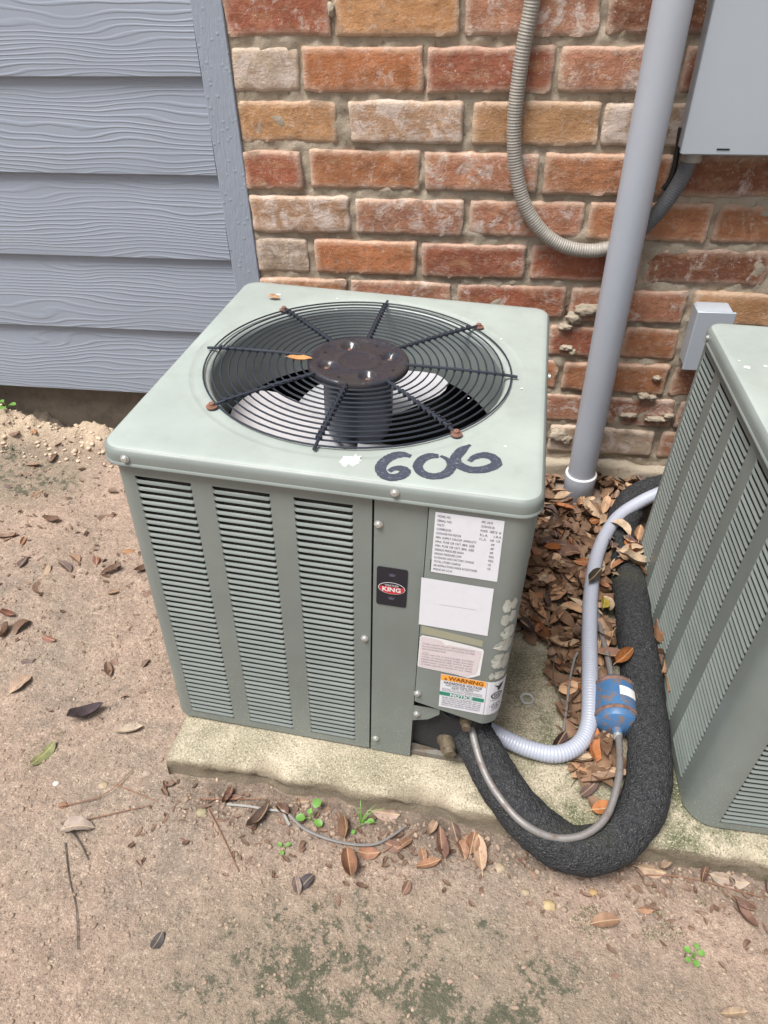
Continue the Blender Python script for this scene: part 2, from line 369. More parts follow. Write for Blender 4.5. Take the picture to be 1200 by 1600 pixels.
CONC = mat_rusty('footing_concrete', (.13, .105, .08), (.08, .065, .05), .45, .65, .9, scale=20)
RUBBER = simple('black_rubber', (.012, .012, .013), .5); SPROUT = simple('sprout_green', (.11, .24, .045), .45, var=.2)
TWIG = simple('grey_twig', (.10, .08, .065), .85, var=.4); NEEDLE = simple('pine_needle', (.22, .11, .065), .7, var=.3); MOSS = simple('moss_green', (.075, .105, .03), .9, var=.5, scale=200)
STRAP = simple('pale_strap', (.24, .235, .22), .6, var=.2); CABLEM = simple('old_cable', (.17, .165, .16), .55, var=.2)
PEBBLE = simple('pebble', (.40, .31, .23), .8, var=.6, scale=4)

# ------------------------------------------------------------------ setting: ground
def hg(x, y):
    h = -.047+.006*fbm(x*2.2, y*2.2)+.0022*fbm(x*11, y*11, 3)
    h += .0012*fbm(x*45, y*45, 7, 2)
    ridge = sstep(.66, .755, y)*sstep(-.33, -.47, x)
    h += ridge*(.060+.018*sstep(-.5, -.8, x)+.022*fbm(x*14, y*20, 5)+.014*fbm(x*45, y*55, 5, 4)); h += ridge*.035*sstep(-.55, -1.0, x); h -= (.045-.03*sstep(-.5, -.8, x))*sstep(.762, .80, y)*sstep(-.33, -.45, x)
    h += .020*sstep(.56, .66, y)*sstep(.30, .42, x)
    return h
def axis(lo, hi, st, far):
    a = [lo]; 
    while a[-1] < hi: a.append(a[-1]+st)
    s = st; 
    while a[-1] < far: s *= 1.35; a.append(a[-1]+s)
    b = [lo]; s = st
    while b[-1] > -far: s *= 1.35; b.append(b[-1]-s)
    return b[:0:-1]+a
X = axis(-.95, 1.05, .0062, 60); Y = axis(-.52, .84, .0062, 60)
near = lambda x, y: -1.3 < x < 1.6 and -1. < y < .95
V = [(x, y, hg(x, y) if near(x, y) else -.047+(-.05 if y > 1 else 0)) for y in Y for x in X]; nx = len(X)
F = [(j*nx+i, j*nx+i+1, (j+1)*nx+i+1, (j+1)*nx+i) for j in range(len(Y)-1) for i in range(nx-1)]
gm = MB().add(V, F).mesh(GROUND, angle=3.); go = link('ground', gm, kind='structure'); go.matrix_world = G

# ------------------------------------------------------------------ slab
SY = Matrix.Rotation(-.043, 4, 'Z')
def slab():
    x0, x1, y0, y1, zt, zb = .019, 2.0, -.0635, .585, 0., -.14; st = .0085
    nx = int((x1-x0)/st); prof = []
    for k in range(int((y1-y0)/.010)): prof.append((y1-k*.010, zt))
    prof += [(y0+.009, 0.), (y0+.003, -.002), (y0, -.007), (y0-.001, -.014), (y0, -.022), (y0+.001, -.032), (y0, -.045), (y0, -.07), (y0, zb)]
    V = []; 
    for i in range(nx+1):
        x = x0+(x1-x0)*i/nx; ex = max(0, 1-i/3.)
        for (y, z) in prof:
            chip = max(0, fbm(x*11, 2.2)-.02)*.045*sstep(y0+.05, y0, y)
            yy = y+(.0034*fbm(x*18, z*60, 1)+.0018*fbm(x*70, z*120, 2) if y < y0+.02 else 0)+(chip*.5 if y < y0+.02 else 0)
            zz = z+.0014*fbm(x*8, y*8, 4)+.0006*fbm(x*60, y*60, 4)-(chip*.5 if z > -.02 else 0)-ex*ex*.007*(z > -.05)
            xx = x+(.002*fbm(y*20, z*30, 9) if i < 2 else 0)+(0 if i else 0)
            V.append((xx, yy, zz))
    m = len(prof); F = [(i*m+k, i*m+k+1, (i+1)*m+k+1, (i+1)*m+k) for i in range(nx) for k in range(m-1)]
    o = len(V); V += [(v[0]-.001, v[1], v[2]-.04) for v in V[:m]]; o2 = len(V); V += [(v[0]+.0, v[1], -.14) for v in V[:m]]
    F += [(k, o+k, o+k+1, k+1) for k in range(m-1)]+[(o+k, o2+k, o2+k+1, o+k+1) for k in range(m-1)]
    return MB().add(V, F)
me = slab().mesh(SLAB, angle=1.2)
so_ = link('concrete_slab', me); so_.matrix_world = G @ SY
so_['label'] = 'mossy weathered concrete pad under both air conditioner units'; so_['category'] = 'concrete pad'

# ------------------------------------------------------------------ walls
brickwall = empty('brick_wall', Matrix.Translation((.3, 0, 0)), 'wall of old reddish brown bricks with rough sandy mortar behind the units', 'wall')
BW = Matrix.Translation((-.3, 0, 0))
COL = {'R': ((0.336, 0.122, 0.073), 0.2), 'O': ((0.417, 0.186, 0.096), 0.18), 'T': ((0.485, 0.281, 0.147), 0.2), 'W': ((0.398, 0.256, 0.169), 0.62), 'D': ((0.223, 0.096, 0.059), 0.2), 'G': ((0.386, 0.301, 0.226), 0.58), 'P': ((0.386, 0.18, 0.112), 0.45), 'B': ((0.336, 0.16, 0.101), 0.3)}
CC, ZC = .08, .84723        # course height, bottom of course 0
rows = {
 0: ('RTPDRR', [(-.377, -.201), (-.191, .009), (.020, .228), (.241, .405), (.417, .62), (.632, .84)]),
 1: ('GORPRO', [(-.376, -.261), (-.252, -.048), (-.040, .168), (.177, .361), (.372, .545), (.557, .76)]),
 2: ('TWTGRO', [(-.378, -.201), (-.175, .024), (.041, .252), (.262, .455), (.467, .67), (.682, .89)]),
 3: ('ROPODD', [(-.380, -.272), (-.253, -.051), (-.041, .159), (.171, .384), (.395, .580), (.592, .80)]),
 4: ('WPPOOR', [(-.377, -.185), (-.172, .031), (.045, .252), (.262, .474), (.485, .67), (.682, .89)]),
 5: ('GORRDR', [(-.378, -.274), (-.257, -.057), (-.045, .155), (.167, .369), (.380, .600), (.612, .81)]),
 6: ('OPRPTR', [(-.377, -.198), (-.188, .014), (.028, .239), (.252, .470), (.483, .690), (.702, .90)]),
 7: ('ROOROGR', [(-.378, -.271), (-.258, -.016), (0., .208), (.220, .358), (.369, .474), (.366+.12, .69), (.702, .9)]),
 8: ('OROOBR', [(-.378, -.200), (-.188, .035), (.047, .246), (.258, .471), (.483, .67), (.682, .89)]),
 9: ('ROPPBR', [(-.377, -.28), (-.268, -.012), (.001, .209), (.221, .500), (.512, .729), (.741, .95)]),
 10: ('RORGBR', [(-.378, -.193), (-.18, .05), (.062, .238), (.250, .476), (.494, .675), (.687, .89)]),
}
def auto_row(k, start=-.378):
    off = k % 2; r = []; x = start
    L = .085+.1*off
    while x < 1.75:
        r.append((x, x+L)); x += L+.012; L = .2+rnd.uniform(-.006, .008)
    return r
bseed = 0
def put_brick(x0, x1, zb, code, hgt):
    global bseed
    bseed += 1
    col, wv = COL[code]; s = rnd.uniform(.88, 1.12)
    mb = rough_box((x1-x0+.003, .035, hgt), (.0070, .0070), .0048, .0014, bseed, 38., 3, .9)
    o = link('brick', mb.mesh(BRICK, angle=1.3), brickwall)
    o.matrix_local = BW @ Matrix.Translation(((x0+x1)/2, rnd.uniform(-.0035, .0025), zb+hgt/2)) @ Matrix.Rotation(rnd.uniform(-.006, .006), 4, 'Y')
    hv = rnd.uniform(-.06, .06)
    o.color = (col[0]*s*(1+hv), col[1]*s, col[2]*s*(1-hv), min(1, max(0, wv+rnd.uniform(-.1, .1))))
    return o
for k in range(-4, 11):
    if k in rows:
        codes, L = rows[k]; L = list(L); codes = list(codes); x = L[-1][1]+.012
        while x < 1.75: L.append((x, x+.2)); codes.append(rnd.choice('ROPRBTD')); x += .213
    else:
        L = auto_row(k); codes = [rnd.choice('ROPRBTWOG') for _ in L]
    if k < -1: L = L[:7]; codes = codes[:7]
    for (x0, x1), c in zip(L, codes):
        if x0 > 1.25: continue
        put_brick(x0, x1, ZC-k*CC+rnd.uniform(-.001, .001)+.0005, c, .0675+rnd.uniform(-.0015, .0015))
# courses above the picture, and to the right of it
mb = MB()
for k in range(-22, 11):
    for (x0, x1) in auto_row(k):
        if k >= -4 and x0 < 1.25+.0 and not (k < -1 and x0 > .85): 
            if not (x0 > 1.25): continue
        zb = ZC-k*CC; box(mb, x0, x1, -.001, .03, zb, zb+.068)
o = link('brick_courses', mb.mesh(BRICK, smooth=False), brickwall, BW, kind='stuff'); o.color = (.48, .2, .12, .2)
# mortar sheet
def mortar():
    xs = np.arange(-.3795, 1.35, .0065); zs = np.arange(.02, 1.3, .0065); V = []
    for z in zs:
        for x in xs:
            V.append((x, .0062+.0055*fbm(x*42, z*42, 1)+.004*fbm(x*9, z*9, 2)-.001, z))
    n = len(xs); F = [(j*n+i, j*n+i+1, (j+1)*n+i+1, (j+1)*n+i) for j in range(len(zs)-1) for i in range(n-1)]
    m = MB().add(V, F); box(m, -.374, 1.9, .012, .12, .0, 2.7); return m
link('mortar', mortar().mesh(MORTAR, angle=3.), brickwall, BW)
def blob(sx, sy, sz, seed, mat, amp=.35, sub=3):
    import bmesh
    bm = bmesh.new(); bmesh.ops.create_icosphere(bm, subdivisions=sub, radius=1.)
    for v in bm.verts:
        d = v.co.normalized(); k = 1+amp*noise.fractal(d*2.2+Vector((seed*5.3, seed, 0)), 1., 2., 3); v.co = Vector((d.x*sx*k, d.y*sy*k, d.z*sz*k))
    me = bpy.data.meshes.new('m'); bm.to_mesh(me); bm.free(); me.materials.append(mat)
    me.polygons.foreach_set('use_smooth', [True]*len(me.polygons)); return me
for i, (x, z, sx, sz) in enumerate([(.287, .392, .026, .012), (.262, .375, .016, .013), (.248, .355, .014, .007), (.256, .309, .014, .006), (.269, .300, .007, .006), (.449, .249, .009, .006), (.433, .206, .012, .007), (.450, .203, .009, .006), (.410, .156, .02, .0045), (.470, .150, .022, .006), (.494, .160, .012, .005), (.268, .095, .02, .016), (.287, .085, .012, .012), (-.197, .885, .006, .010)]):
    link('mortar_lump', blob(sx, .008, sz, i+1, MORTAR, .5, 3), brickwall, BW @ Matrix.Translation((x, -.004, z)))
fm = rough_box((1.75, .12, .13), (.012, .013), .007, .006, 77, 26., 3, 1.); link('footing', fm.mesh(MORTAR, angle=2.), brickwall, BW @ Matrix.Translation((.498, -.017, -.036)))

sw = empty('siding_wall', Matrix.Translation((-1.2, 0, .12)), 'blue grey painted lap siding wall with embossed wood grain left of the bricks', 'wall')
SW = Matrix.Translation((1.2, .0085, -.12))
for k in range(-10, 5):
    zb = .79057-k*.16182; mb = MB()
    L = [(-.0075, zb), (-.0085, zb+.0015), (-.0080, zb+.05), (.002, zb+.178), (.010, zb+.178), (.001, zb)]
    xs = [-2.6, -1.6, -.9, -.4345]; V = [(x, y, z) for x in xs for (y, z) in L]; m = len(L)
    F = [(i*m+j, i*m+(j+1) % m, (i+1)*m+(j+1) % m, (i+1)*m+j) for i in range(3) for j in range(m)]+[tuple(range(m-1, -1, -1)), tuple(range(3*m, 4*m))]
    mb.add(V, F); me = mb.mesh(SIDING, angle=.3); c = recenter(me); o = link('siding_board', me, sw); o.matrix_local = SW @ c
mb = MB(); bbox_bev(mb, -.4330, -.3785, -.0105, .03, .138, 2.6, .0015); me = mb.mesh(TRIM, angle=.3); link('corner_trim_board', me, sw, SW)
mb = MB(); box(mb, -2.6, -.385, .016, .2, -.25, .155); link('foundation', mb.mesh(CONC, False), sw, SW)
mb = MB(); box(mb, -2.6, -.375, .03, .14, .155, 2.65); link('sheathing', mb.mesh(BOXD, False), sw, SW)

# ------------------------------------------------------------------ the condenser units
def rrect(W, D, r, i=0., n=8, off=(0, 0)):
    """rounded rectangle, inset i, with outward growth when i<0"""
    P = []; r_ = max(.0015, r-i)
    for cx, cy, a0 in ((W-r, r, -90), (W-r, D-r, 0), (r, D-r, 90), (r, r, 180)):
        for k in range(n+1):
            a = math.radians(a0+90*k/n); P.append((cx+r_*math.cos(a), cy+r_*math.sin(a)))
    out = []
    for j in range(len(P)):            # subdivide the long sides
        a = P[j]; b = P[(j+1) % len(P)]; out.append(a); L = math.hypot(b[0]-a[0], b[1]-a[1])
        if (j+1) % (n+1) == 0:
            for q in range(1, 14): out.append((a[0]+(b[0]-a[0])*q/14, a[1]+(b[1]-a[1])*q/14))
    return out
PITCH_L = .01015; NL = 44
def louver_mesh(w):
    prof = [(.0018, -.0062), (.0009, -.0069), (.0000, -.0077), (-.0007, -.0087), (-.0010, -.0097), (.0002, -.01013)]
    st = [(-w/2, 0), (-w/2+.0005, .5), (-w/2+.0014, .85), (-w/2+.003, 1), (w/2-.003, 1), (w/2-.0014, .85), (w/2-.0005, .5), (w/2, 0)]
    V = []
    for x, e in st:
        for j, (y, z) in enumerate(prof):
            z0 = -PITCH_L*(j/5.)
            V.append((x, y*e, z*e+z0*(1-e)))
        V.append((x, .0012*e, -.01015))
    m = 7; F = [(i*m+j, (i+1)*m+j, (i+1)*m+j+1, i*m+j+1) for i in range(7) for j in range(m-1)]
    return MB().add(V, F).mesh(LPAINT, angle=1.)
LOUV = louver_mesh(.0685)
def wall_panel(path, z0, z1, holes, ret=None):
    """path of (x,y) points; holes (s0,s1,za,zb) along arc length"""
    S = [0]; 
    for a, b in zip(path, path[1:]): S.append(S[-1]+math.hypot(b[0]-a[0], b[1]-a[1]))
    ss = sorted(set([round(s, 5) for s in S]+[round(h[i], 5) for h in holes for i in (0, 1)])); zs = sorted(set([z0, z1]+[h[i] for h in holes for i in (2, 3)]))
    def at(s):
        for i in range(len(S)-1):
            if s <= S[i+1]+1e-6: t = (s-S[i])/max(1e-9, S[i+1]-S[i]); return (path[i][0]+(path[i+1][0]-path[i][0])*t, path[i][1]+(path[i+1][1]-path[i][1])*t)
        return path[-1]
    V = [(*at(s), z) for z in zs for s in ss]; n = len(ss); F = []
    for j in range(len(zs)-1):
        for i in range(n-1):
            sm, zm = (ss[i]+ss[i+1])/2, (zs[j]+zs[j+1])/2
            if any(h[0] < sm < h[1] and h[2] < zm < h[3] for h in holes): continue
            F.append((j*n+i, j*n+i+1, (j+1)*n+i+1, (j+1)*n+i))
    return MB().add(V, F)
def arc(cx, cy, r, a0, a1, n=8): return [(cx+r*math.cos(math.radians(a0+(a1-a0)*k/n)), cy+r*math.sin(math.radians(a0+(a1-a0)*k/n))) for k in range(n+1)]
def screw(parent, M, mat=None, name='screw', s=1.):
    mb = MB(); lathe(mb, [(.0052*s, 0), (.0052*s, .0008), (.0036*s, .0012), (.0036*s, .003), (.0026*s, .0038), (.0005, .0039)], 12); link(name, mb.mesh(mat or SCREW), parent, M)
FRONT = Matrix.Rotation(PI/2, 4, 'X')      # +z -> -y

def text_mesh(body, size, align='CENTER', bold=0.):
    cu = bpy.data.curves.new('t', 'FONT'); cu.body = body; cu.size = size; cu.align_x = align; cu.resolution_u = 2; cu.offset = bold
    ob = bpy.data.objects.new('t', cu); me = bpy.data.meshes.new_from_object(ob)
    V = [v.co[:2] for v in me.vertices]; F = [tuple(p.vertices) for p in me.polygons]
    bpy.data.objects.remove(ob); bpy.data.curves.remove(cu); bpy.data.meshes.remove(me); return V, F
def add_text(mb, fn, body, size, x, z, mi, wdt=None, align='CENTER', bold=0., skew=0., off=.0004, sz=1.):
    V, F = text_mesh(body, size, align, bold)
    if not V: return
    xs = [v[0] for v in V]; k = (wdt/(max(xs)-min(xs))) if wdt else 1.; mid = (max(xs)+min(xs))/2
    if align == 'CENTER': V = [((a-mid)*k, b*sz) for a, b in V]
    else: V = [((a-min(xs))*k, b*sz) for a, b in V]
    mb.add([fn(x+a, z+b+a*skew, off) for a, b in V], F, mi)
def sheet(mb, fn, pts, mi, off, nx=1):
    """polygon sheet from (s,z) corner quads subdivided along s"""
    (a, b, c, d) = pts; V = []
    for i in range(nx+1):
        t = i/nx
        p = (a[0]+(b[0]-a[0])*t, a[1]+(b[1]-a[1])*t); q = (d[0]+(c[0]-d[0])*t, d[1]+(c[1]-d[1])*t); V += [fn(*q, off), fn(*p, off)]
    mb.add(V, [(2*i, 2*i+2, 2*i+3, 2*i+1) for i in range(nx)], mi)

def build_cap(root, W, D, H, hole_c, full=True):
    r = .026; prof = [(.0, -.0215), (-.0012, -.0212), (-.0012, -.0195), (.0003, -.0178), (.0, -.009), (.0012, -.0040), (.0045, -.0010), (.0105, 0), (.022, 0)]
    rings = [[(x, y, H+z) for x, y in rrect(W, D, r, i)] for i, z in [(.004, -.0215)]+prof]
    n = len(rings[0]); outer = rings[-1]; cx, cy = hole_c
    ang = [math.atan2(p[1]-cy, p[0]-cx) for p in outer]
    for rad, z in ((.2245, 0), (.2225, -.0002), (.2205, -.0011), (.214, -.0012), (.2045, -.0012), (.2005, -.0022), (.197, -.0055), (.1955, -.012), (.1955, -.05), (.1955, -.10), (.1985, -.102)):
        rings.append([(cx+rad*math.cos(a), cy+rad*math.sin(a), H+z) for a in ang])
    V = [v for R_ in rings for v in R_]; F = [(k*n+i, k*n+(i+1) % n, (k+1)*n+(i+1) % n, (k+1)*n+i) for k in range(len(rings)-1) for i in range(n)]
    mb = MB().add(V, F); mb.m = [1 if 7 <= i//n <= 16 else 0 for i in range(len(F))]; return link('top_cap', mb.mesh([PAINT, SKYSHEEN], angle=.75), root)  # flat top faces take the lighter paint with the sky sheen painted in

def brush(mb, pts, wd, z, seed, taper=(.4, .3), mi=0):
    P = catmull([(x, y, 0) for x, y in pts], 8); n = len(P); V = []
    for i, p in enumerate(P):
        t = (P[min(i+1, n-1)]-P[max(i-1, 0)]).normalized(); nn = Vector((-t.y, t.x, 0)); u = i/(n-1)
        ww = wd*(1-taper[0]*sstep(.12, 0, u)-taper[1]*sstep(.75, 1, u)); a = ww*(1+.16*fbm(i*.7, seed)); b = ww*(1+.16*fbm(i*.7, seed+9))
        V += [(p.x+nn.x*a/2, p.y+nn.y*a/2, z), (p.x+nn.x*a*.0, p.y+nn.y*a*.0, z), (p.x-nn.x*b/2, p.y-nn.y*b/2, z)]
    mb.add(V, [(i*3+j, i*3+3+j, i*3+4+j, i*3+1+j) for i in range(n-1) for j in (0, 1)], mi)

def fan_assembly(root, H, C, seed=0):
    cx, cy = C
    MC = Matrix.Translation((cx, cy, H))
    guard = link('fan_guard', None, root, MC)
    ring_r = [.0765+.0106*k for k in range(13)]; ring_r[-1] = .2045
    for rr in ring_r:
        mb = MB(); n = 72; zz = .0042-.0016*((rr-.07)/.13)**2; P = [(rr*math.cos(2*PI*k/n), rr*math.sin(2*PI*k/n), zz) for k in range(n)]
        V = []; m = 6
        for k in range(n):
            a = 2*PI*k/n
            for j in range(m):
                b = 2*PI*j/m; q = rr+.00118*math.cos(b); V.append((q*math.cos(a), q*math.sin(a), zz+.00118*math.sin(b)))
        F = [(k*m+j, ((k+1) % n)*m+j, ((k+1) % n)*m+(j+1) % m, k*m+(j+1) % m) for k in range(n) for j in range(m)]
        link('guard_ring', MB().add(V, F).mesh(NAVY), guard)
    ends = [(2, .212), (46, .213), (90, .213), (135.5, .207), (181, .212), (225, .210), (269, .214), (-44.5, .207)]
    for k, (a, L) in enumerate(ends):
        mb = MB(); a = math.radians(a); d = Vector((math.cos(a), math.sin(a), 0)); q = Vector((-d.y, d.x, 0))
        tube(mb, [d*.062+Vector((0, 0, .0066)), d*.12+Vector((0, 0, .0068)), d*.19+Vector((0, 0, .0050)), d*(L-.004)+Vector((0, 0, .0035)), d*L+Vector((0, 0, .003))], .0021, 8)
        for rr in ring_r[:-1]:
            p = d*rr; mb.add([p+q*s_*.0038+d*e*.0016+Vector((0, 0, z_)) for z_ in (.0035, .0078) for s_, e in ((-1, -1), (1, -1), (1, 1), (-1, 1))], [(0, 1, 2, 3), (4, 5, 6, 7), (0, 1, 5, 4), (1, 2, 6, 5), (2, 3, 7, 6), (3, 0, 4, 7)])
        sp = link('guard_spoke', mb.mesh(NAVY), guard)
        if k % 2 == 1:
            mb = MB(); Mx = Matrix.Translation(d*(L+.001)+Vector((0, 0, .0012)))
            lathe(mb, [(.0072, 0), (.0072, .0016), (.0052, .0019), (.0050, .0026), (.0037, .0028), (.0037, .0052), (.003, .0060), (.0004, .0061)], 6 if False else 14, M=Mx); link('mounting_bolt', mb.mesh(RUST), guard)
    # hub plate
    mb = MB(); n = 96; rings = []; radii = [(.0, .0062), (.014, .0062), (.0255, .0064), (.0275, .0074), (.030, .0062), (.036, .0056), (.042, .0056), (.048, .0056), (.053, .0056), (.057, .0060), (.0605, .0082), (.064, .0088), (.067, .0078), (.0685, .005), (.0685, .000)]
    V = [(0, 0, .0066)]; 
    pits = [math.radians(a) for a in (28, 118, 208, 298)]
    for rr, zz in radii[1:]:
        for k in range(n):
            a = 2*PI*k/n; x, y = rr*math.cos(a), rr*math.sin(a); z = zz
            for pa in pits:
                dx, dy = x-.044*math.cos(pa), y-.044*math.sin(pa); u = (dx*math.cos(pa)+dy*math.sin(pa))/.0115; v = (-dx*math.sin(pa)+dy*math.cos(pa))/.0115; dd = math.hypot(u, v)
                z -= .0075*sstep(1.05, .55, dd); z += .0016*math.exp(-((dd-1.2)/.22)**2)
            V.append((x, y, z))
    F = [(0, 1+k, 1+(k+1) % n) for k in range(n)]+[(1+i*n+k, 1+(i+1)*n+k, 1+(i+1)*n+(k+1) % n, 1+i*n+(k+1) % n) for i in range(len(radii)-2) for k in range(n)]
    hub = link('motor_mount_plate', MB().add(V, F).mesh(HUBM, angle=1.2), root, MC)
    for pa in pits: screw(hub, Matrix.Translation((.044*math.cos(pa), .044*math.sin(pa), -.0018)), RUST, 'mount_screw', .85)
    for pa in (73, 163, 253, 343):
        mb = MB(); lathe(mb, [(.0021, 0), (.0021, .0004), (.0001, .0004)], 8, M=Matrix.Translation((.052*math.cos(math.radians(pa)), .052*math.sin(math.radians(pa)), .0058))); link('plate_hole', mb.mesh(RUBBER), hub)
    mb = MB(); lathe(mb, [(.048, -.001), (.048, -.085), (.044, -.088), (.044, -.10), (.010, -.104), (.008, -.135)], 32); link('fan_motor', mb.mesh(MOTOR), root, MC)
    # blades
    fan = link('fan', None, root, MC @ Matrix.Translation((0, 0, -.110)) @ Matrix.Rotation(math.radians(seed), 4, 'Z'))
    mb = MB(); lathe(mb, [(.001, .012), (.028, .012), (.03, .008), (.03, -.01), (.001, -.01)], 24); link('fan_hub', mb.mesh(ALU), fan)
    for b in range(3):
        V = []; NR, NA = 10, 12
        for i in range(NR+1):
            t = i/NR; rr = .022+(.186-.022)*t; wd = math.radians(52+26*t*(1-.3*t)); sweep = math.radians(14*t)
            for j in range(NA+1):
                u = j/NA*2-1; a = u*wd*.72*(1-.10*max(0, t-.85)/.15*abs(u))+sweep+2*PI*b/3
                rc = rr-(.018*max(0, abs(u)-.7)/.3)*t
                V.append((rc*math.cos(a), rc*math.sin(a), -u*(.010+.020*t)+.004*(1-u*u)))
        F = [(i*(NA+1)+j, (i+1)*(NA+1)+j, (i+1)*(NA+1)+j+1, i*(NA+1)+j+1) for i in range(NR) for j in range(NA)]
        link('fan_blade', MB().add(V, F).mesh(ALU), fan)

def interior(root, W, D, H):
    mb = MB(); i = .0205; rr = [(W-i-.012, i+.0), (W-i, i+.012), (W-i, D-i-.012), (W-i-.012, D-i), (i+.012, D-i), (i, D-i-.012), (i, i+.012), (i+.012, i)]
    V = [(x, y, z) for z in (.012, H-.03) for x, y in rr]; mb.add(V, [(k, (k+1) % 8, 8+(k+1) % 8, 8+k) for k in range(8)])
    j = .05; rr2 = [(x+(W/2-x)*.09, y+(D/2-y)*.09) for x, y in rr]; V = [(x, y, z) for z in (.012, H-.03) for x, y in rr2]; mb.add(V, [((k+1) % 8, k, 8+k, 8+(k+1) % 8) for k in range(8)])
    link('condenser_coil', mb.mesh(COIL, False), root)
    mb = MB(); R = [[(x, y, z) for x, y in rrect(W, D, .045, ii)] for ii, z in ((.016, .0022), (.0125, .004), (.0125, .0125))]; n = len(R[0])
    mb.add([v for q in R for v in q], [(k*n+i, k*n+(i+1) % n, (k+1)*n+(i+1) % n, (k+1)*n+i) for k in (0, 1) for i in range(n)]+[tuple(range(2*n, 3*n))]); link('base_pan', mb.mesh(PANS), root)
    for fx, fy in ((.05, .05), (W-.05, .05), (.05, D-.05), (W-.05, D-.05)):
        mb = MB(); lathe(mb, [(.012, 0), (.012, .003)], 12, closed=True, M=Matrix.Translation((fx, fy, 0))); link('foot', mb.mesh(RUBBER), root)

# ---- unit A
W1, D1, H1 = .49906, .51189, .5095
u1 = empty('air_conditioner', U1, 'grey green air conditioner with 606 painted on its top and labels on its front', 'air conditioner', 'air conditioning condensers on the pad')
ZB, ZT = .0055, H1-.006
cols = [(.0360, .1045), (.1300, .1985), (.2260, .2945)]
lz1, lz0 = .4690, .4690-NL*PITCH_L-.0022
I = .008
fp = [(I+.0, .060)]+arc(I+.022, I+.022, .022, 180, 270, 8)+[(.3160, I), (.3160, I+.010)]
# arc length of x=c on the front of this path
def s_of(path, x):
    s = 0
    for a, b in zip(path, path[1:]):
        L = math.hypot(b[0]-a[0], b[1]-a[1])
        if abs(a[1]-b[1]) < 1e-6 and a[0]-1e-6 <= x <= b[0]+1e-6: return s+(x-a[0])
        s += L
front = link('louvered_front_panel', wall_panel(fp, ZB, ZT, [(s_of(fp, a), s_of(fp, b), lz0, lz1) for a, b in cols]).mesh(PAINT, angle=.5), u1)
for a, b in cols:
    for k in range(NL): link('louver', LOUV, front, Matrix.Translation(((a+b)/2, I, lz1-k*PITCH_L)) @ Matrix.Rotation(rnd.uniform(-.003, .003), 4, 'Y'))
# service corner post
sp_ = [(.3185, I+.012), (.3185, I+.0005), (.3782, I), (.3782, I+.03)]
post = link('service_panel', wall_panel(sp_, .0035, ZT, []).mesh(PAINT, angle=.5), u1)
# right side, back, left side
def side_bank(parent, M, n=44):
    mb = MB()
    for k in range(n):
        V = [v.co[:] for v in LOUV.vertices]; mb.add([M @ (Vector(v)-Vector((0, 0, k*PITCH_L))) for v in V], [tuple(p.vertices) for p in LOUV.polygons])
    link('louver_bank', mb.mesh(LPAINT), parent, None, kind='stuff')
def side_panel(root, name, x, y0, y1, ycols, rot, W, D, objs=None, z0=lz0, z1=lz1):
    path = [(x, y0), (x, y1)]
    p = link(name, wall_panel(path, ZB, ZT, [(a-y0, b-y0, z0, z1) for a, b in ycols]).mesh(PAINT, angle=.5), root)
    for a, b in ycols:
        M = Matrix.Translation((x, (a+b)/2, z1)) @ Matrix.Rotation(rot, 4, 'Z')
        if objs:
            for k in range(round((z1-z0)/PITCH_L)): link('louver', LOUV, p, M @ Matrix.Translation((0, 0, -k*PITCH_L)))
        else: side_bank(p, M, round((z1-z0)/PITCH_L))
    return p
yc = [(.06+.0985*k, .06+.0985*k+.0685) for k in range(4)]
side_panel(u1, 'louvered_side_panel', I, .060, D1-I, yc, -PI/2, W1, D1)
side_panel(u1, 'louvered_side_panel', W1-I, .045, D1-I, yc, PI/2, W1, D1)
link('back_panel', wall_panel([(W1-I, D1-I), (I, D1-I)], ZB, ZT, []).mesh(PAINT, False), u1)
interior(u1, W1, D1, H1)
HC = (.246, .257)
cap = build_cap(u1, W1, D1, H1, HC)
fan_assembly(u1, H1, HC, 199)
for x, z in ((.0346, .4985), (.3421, .5005)): screw(cap, Matrix.Translation((x, -.0003, z)) @ FRONT)
screw(cap, Matrix.Translation((W1+.0002, .30, .4995)) @ Matrix.Rotation(PI/2, 4, 'Y'))
screw(front, Matrix.Translation((.3085, I-.0002, .2519)) @ FRONT)
for x, z in ((.3218, .4471), (.3240, .0345)): screw(post, Matrix.Translation((x+.0018, I-.0001, z)) @ FRONT)
# 606 in brush strokes, paint splash
mb = MB(); zz = H1+.00035
brush(mb, [(.3500, .0570), (.3392, .0585), (.3291, .0520), (.3225, .0400), (.3210, .0270), (.3275, .0155), (.337, .0135), (.3455, .0185), (.3485, .0262), (.3440, .0315), (.336, .0300), (.3310, .0235)], .0125, zz, 1, (.5, .5))
brush(mb, [(.3800, .0640), (.3700, .0620), (.3625, .0530), (.3603, .0382), (.3681, .0270), (.3800, .0248), (.3915, .0320), (.3962, .0470), (.3915, .0585), (.3820, .0650)], .0112, zz+.00015, 2, (.3, .6))
brush(mb, [(.4125, .0945), (.4045, .0820), (.3990, .0640), (.4040, .0520), (.4170, .0455), (.4330, .0500), (.4440, .0620), (.4405, .0735), (.4300, .0770), (.4195, .0705), (.4145, .0610)], .0122, zz+.0003, 3, (.7, .5))
link('painted_number', mb.mesh(BRUSH, False), cap)
def splat(cx, cy, r, seed, z):
    n = 40; V = [(cx, cy, z)]+[(cx+r*(.55+.55*abs(fbm(k*.9, seed))*(1 if k % 2 else 1.7))*math.cos(2*PI*k/n)*1.2, cy+r*(.5+.6*abs(fbm(k*.9, seed, 4))*(1 if k % 2 else 1.7))*math.sin(2*PI*k/n), z) for k in range(n)]
    return MB().add(V, [(0, 1+k, 1+(k+1) % n) for k in range(n)])
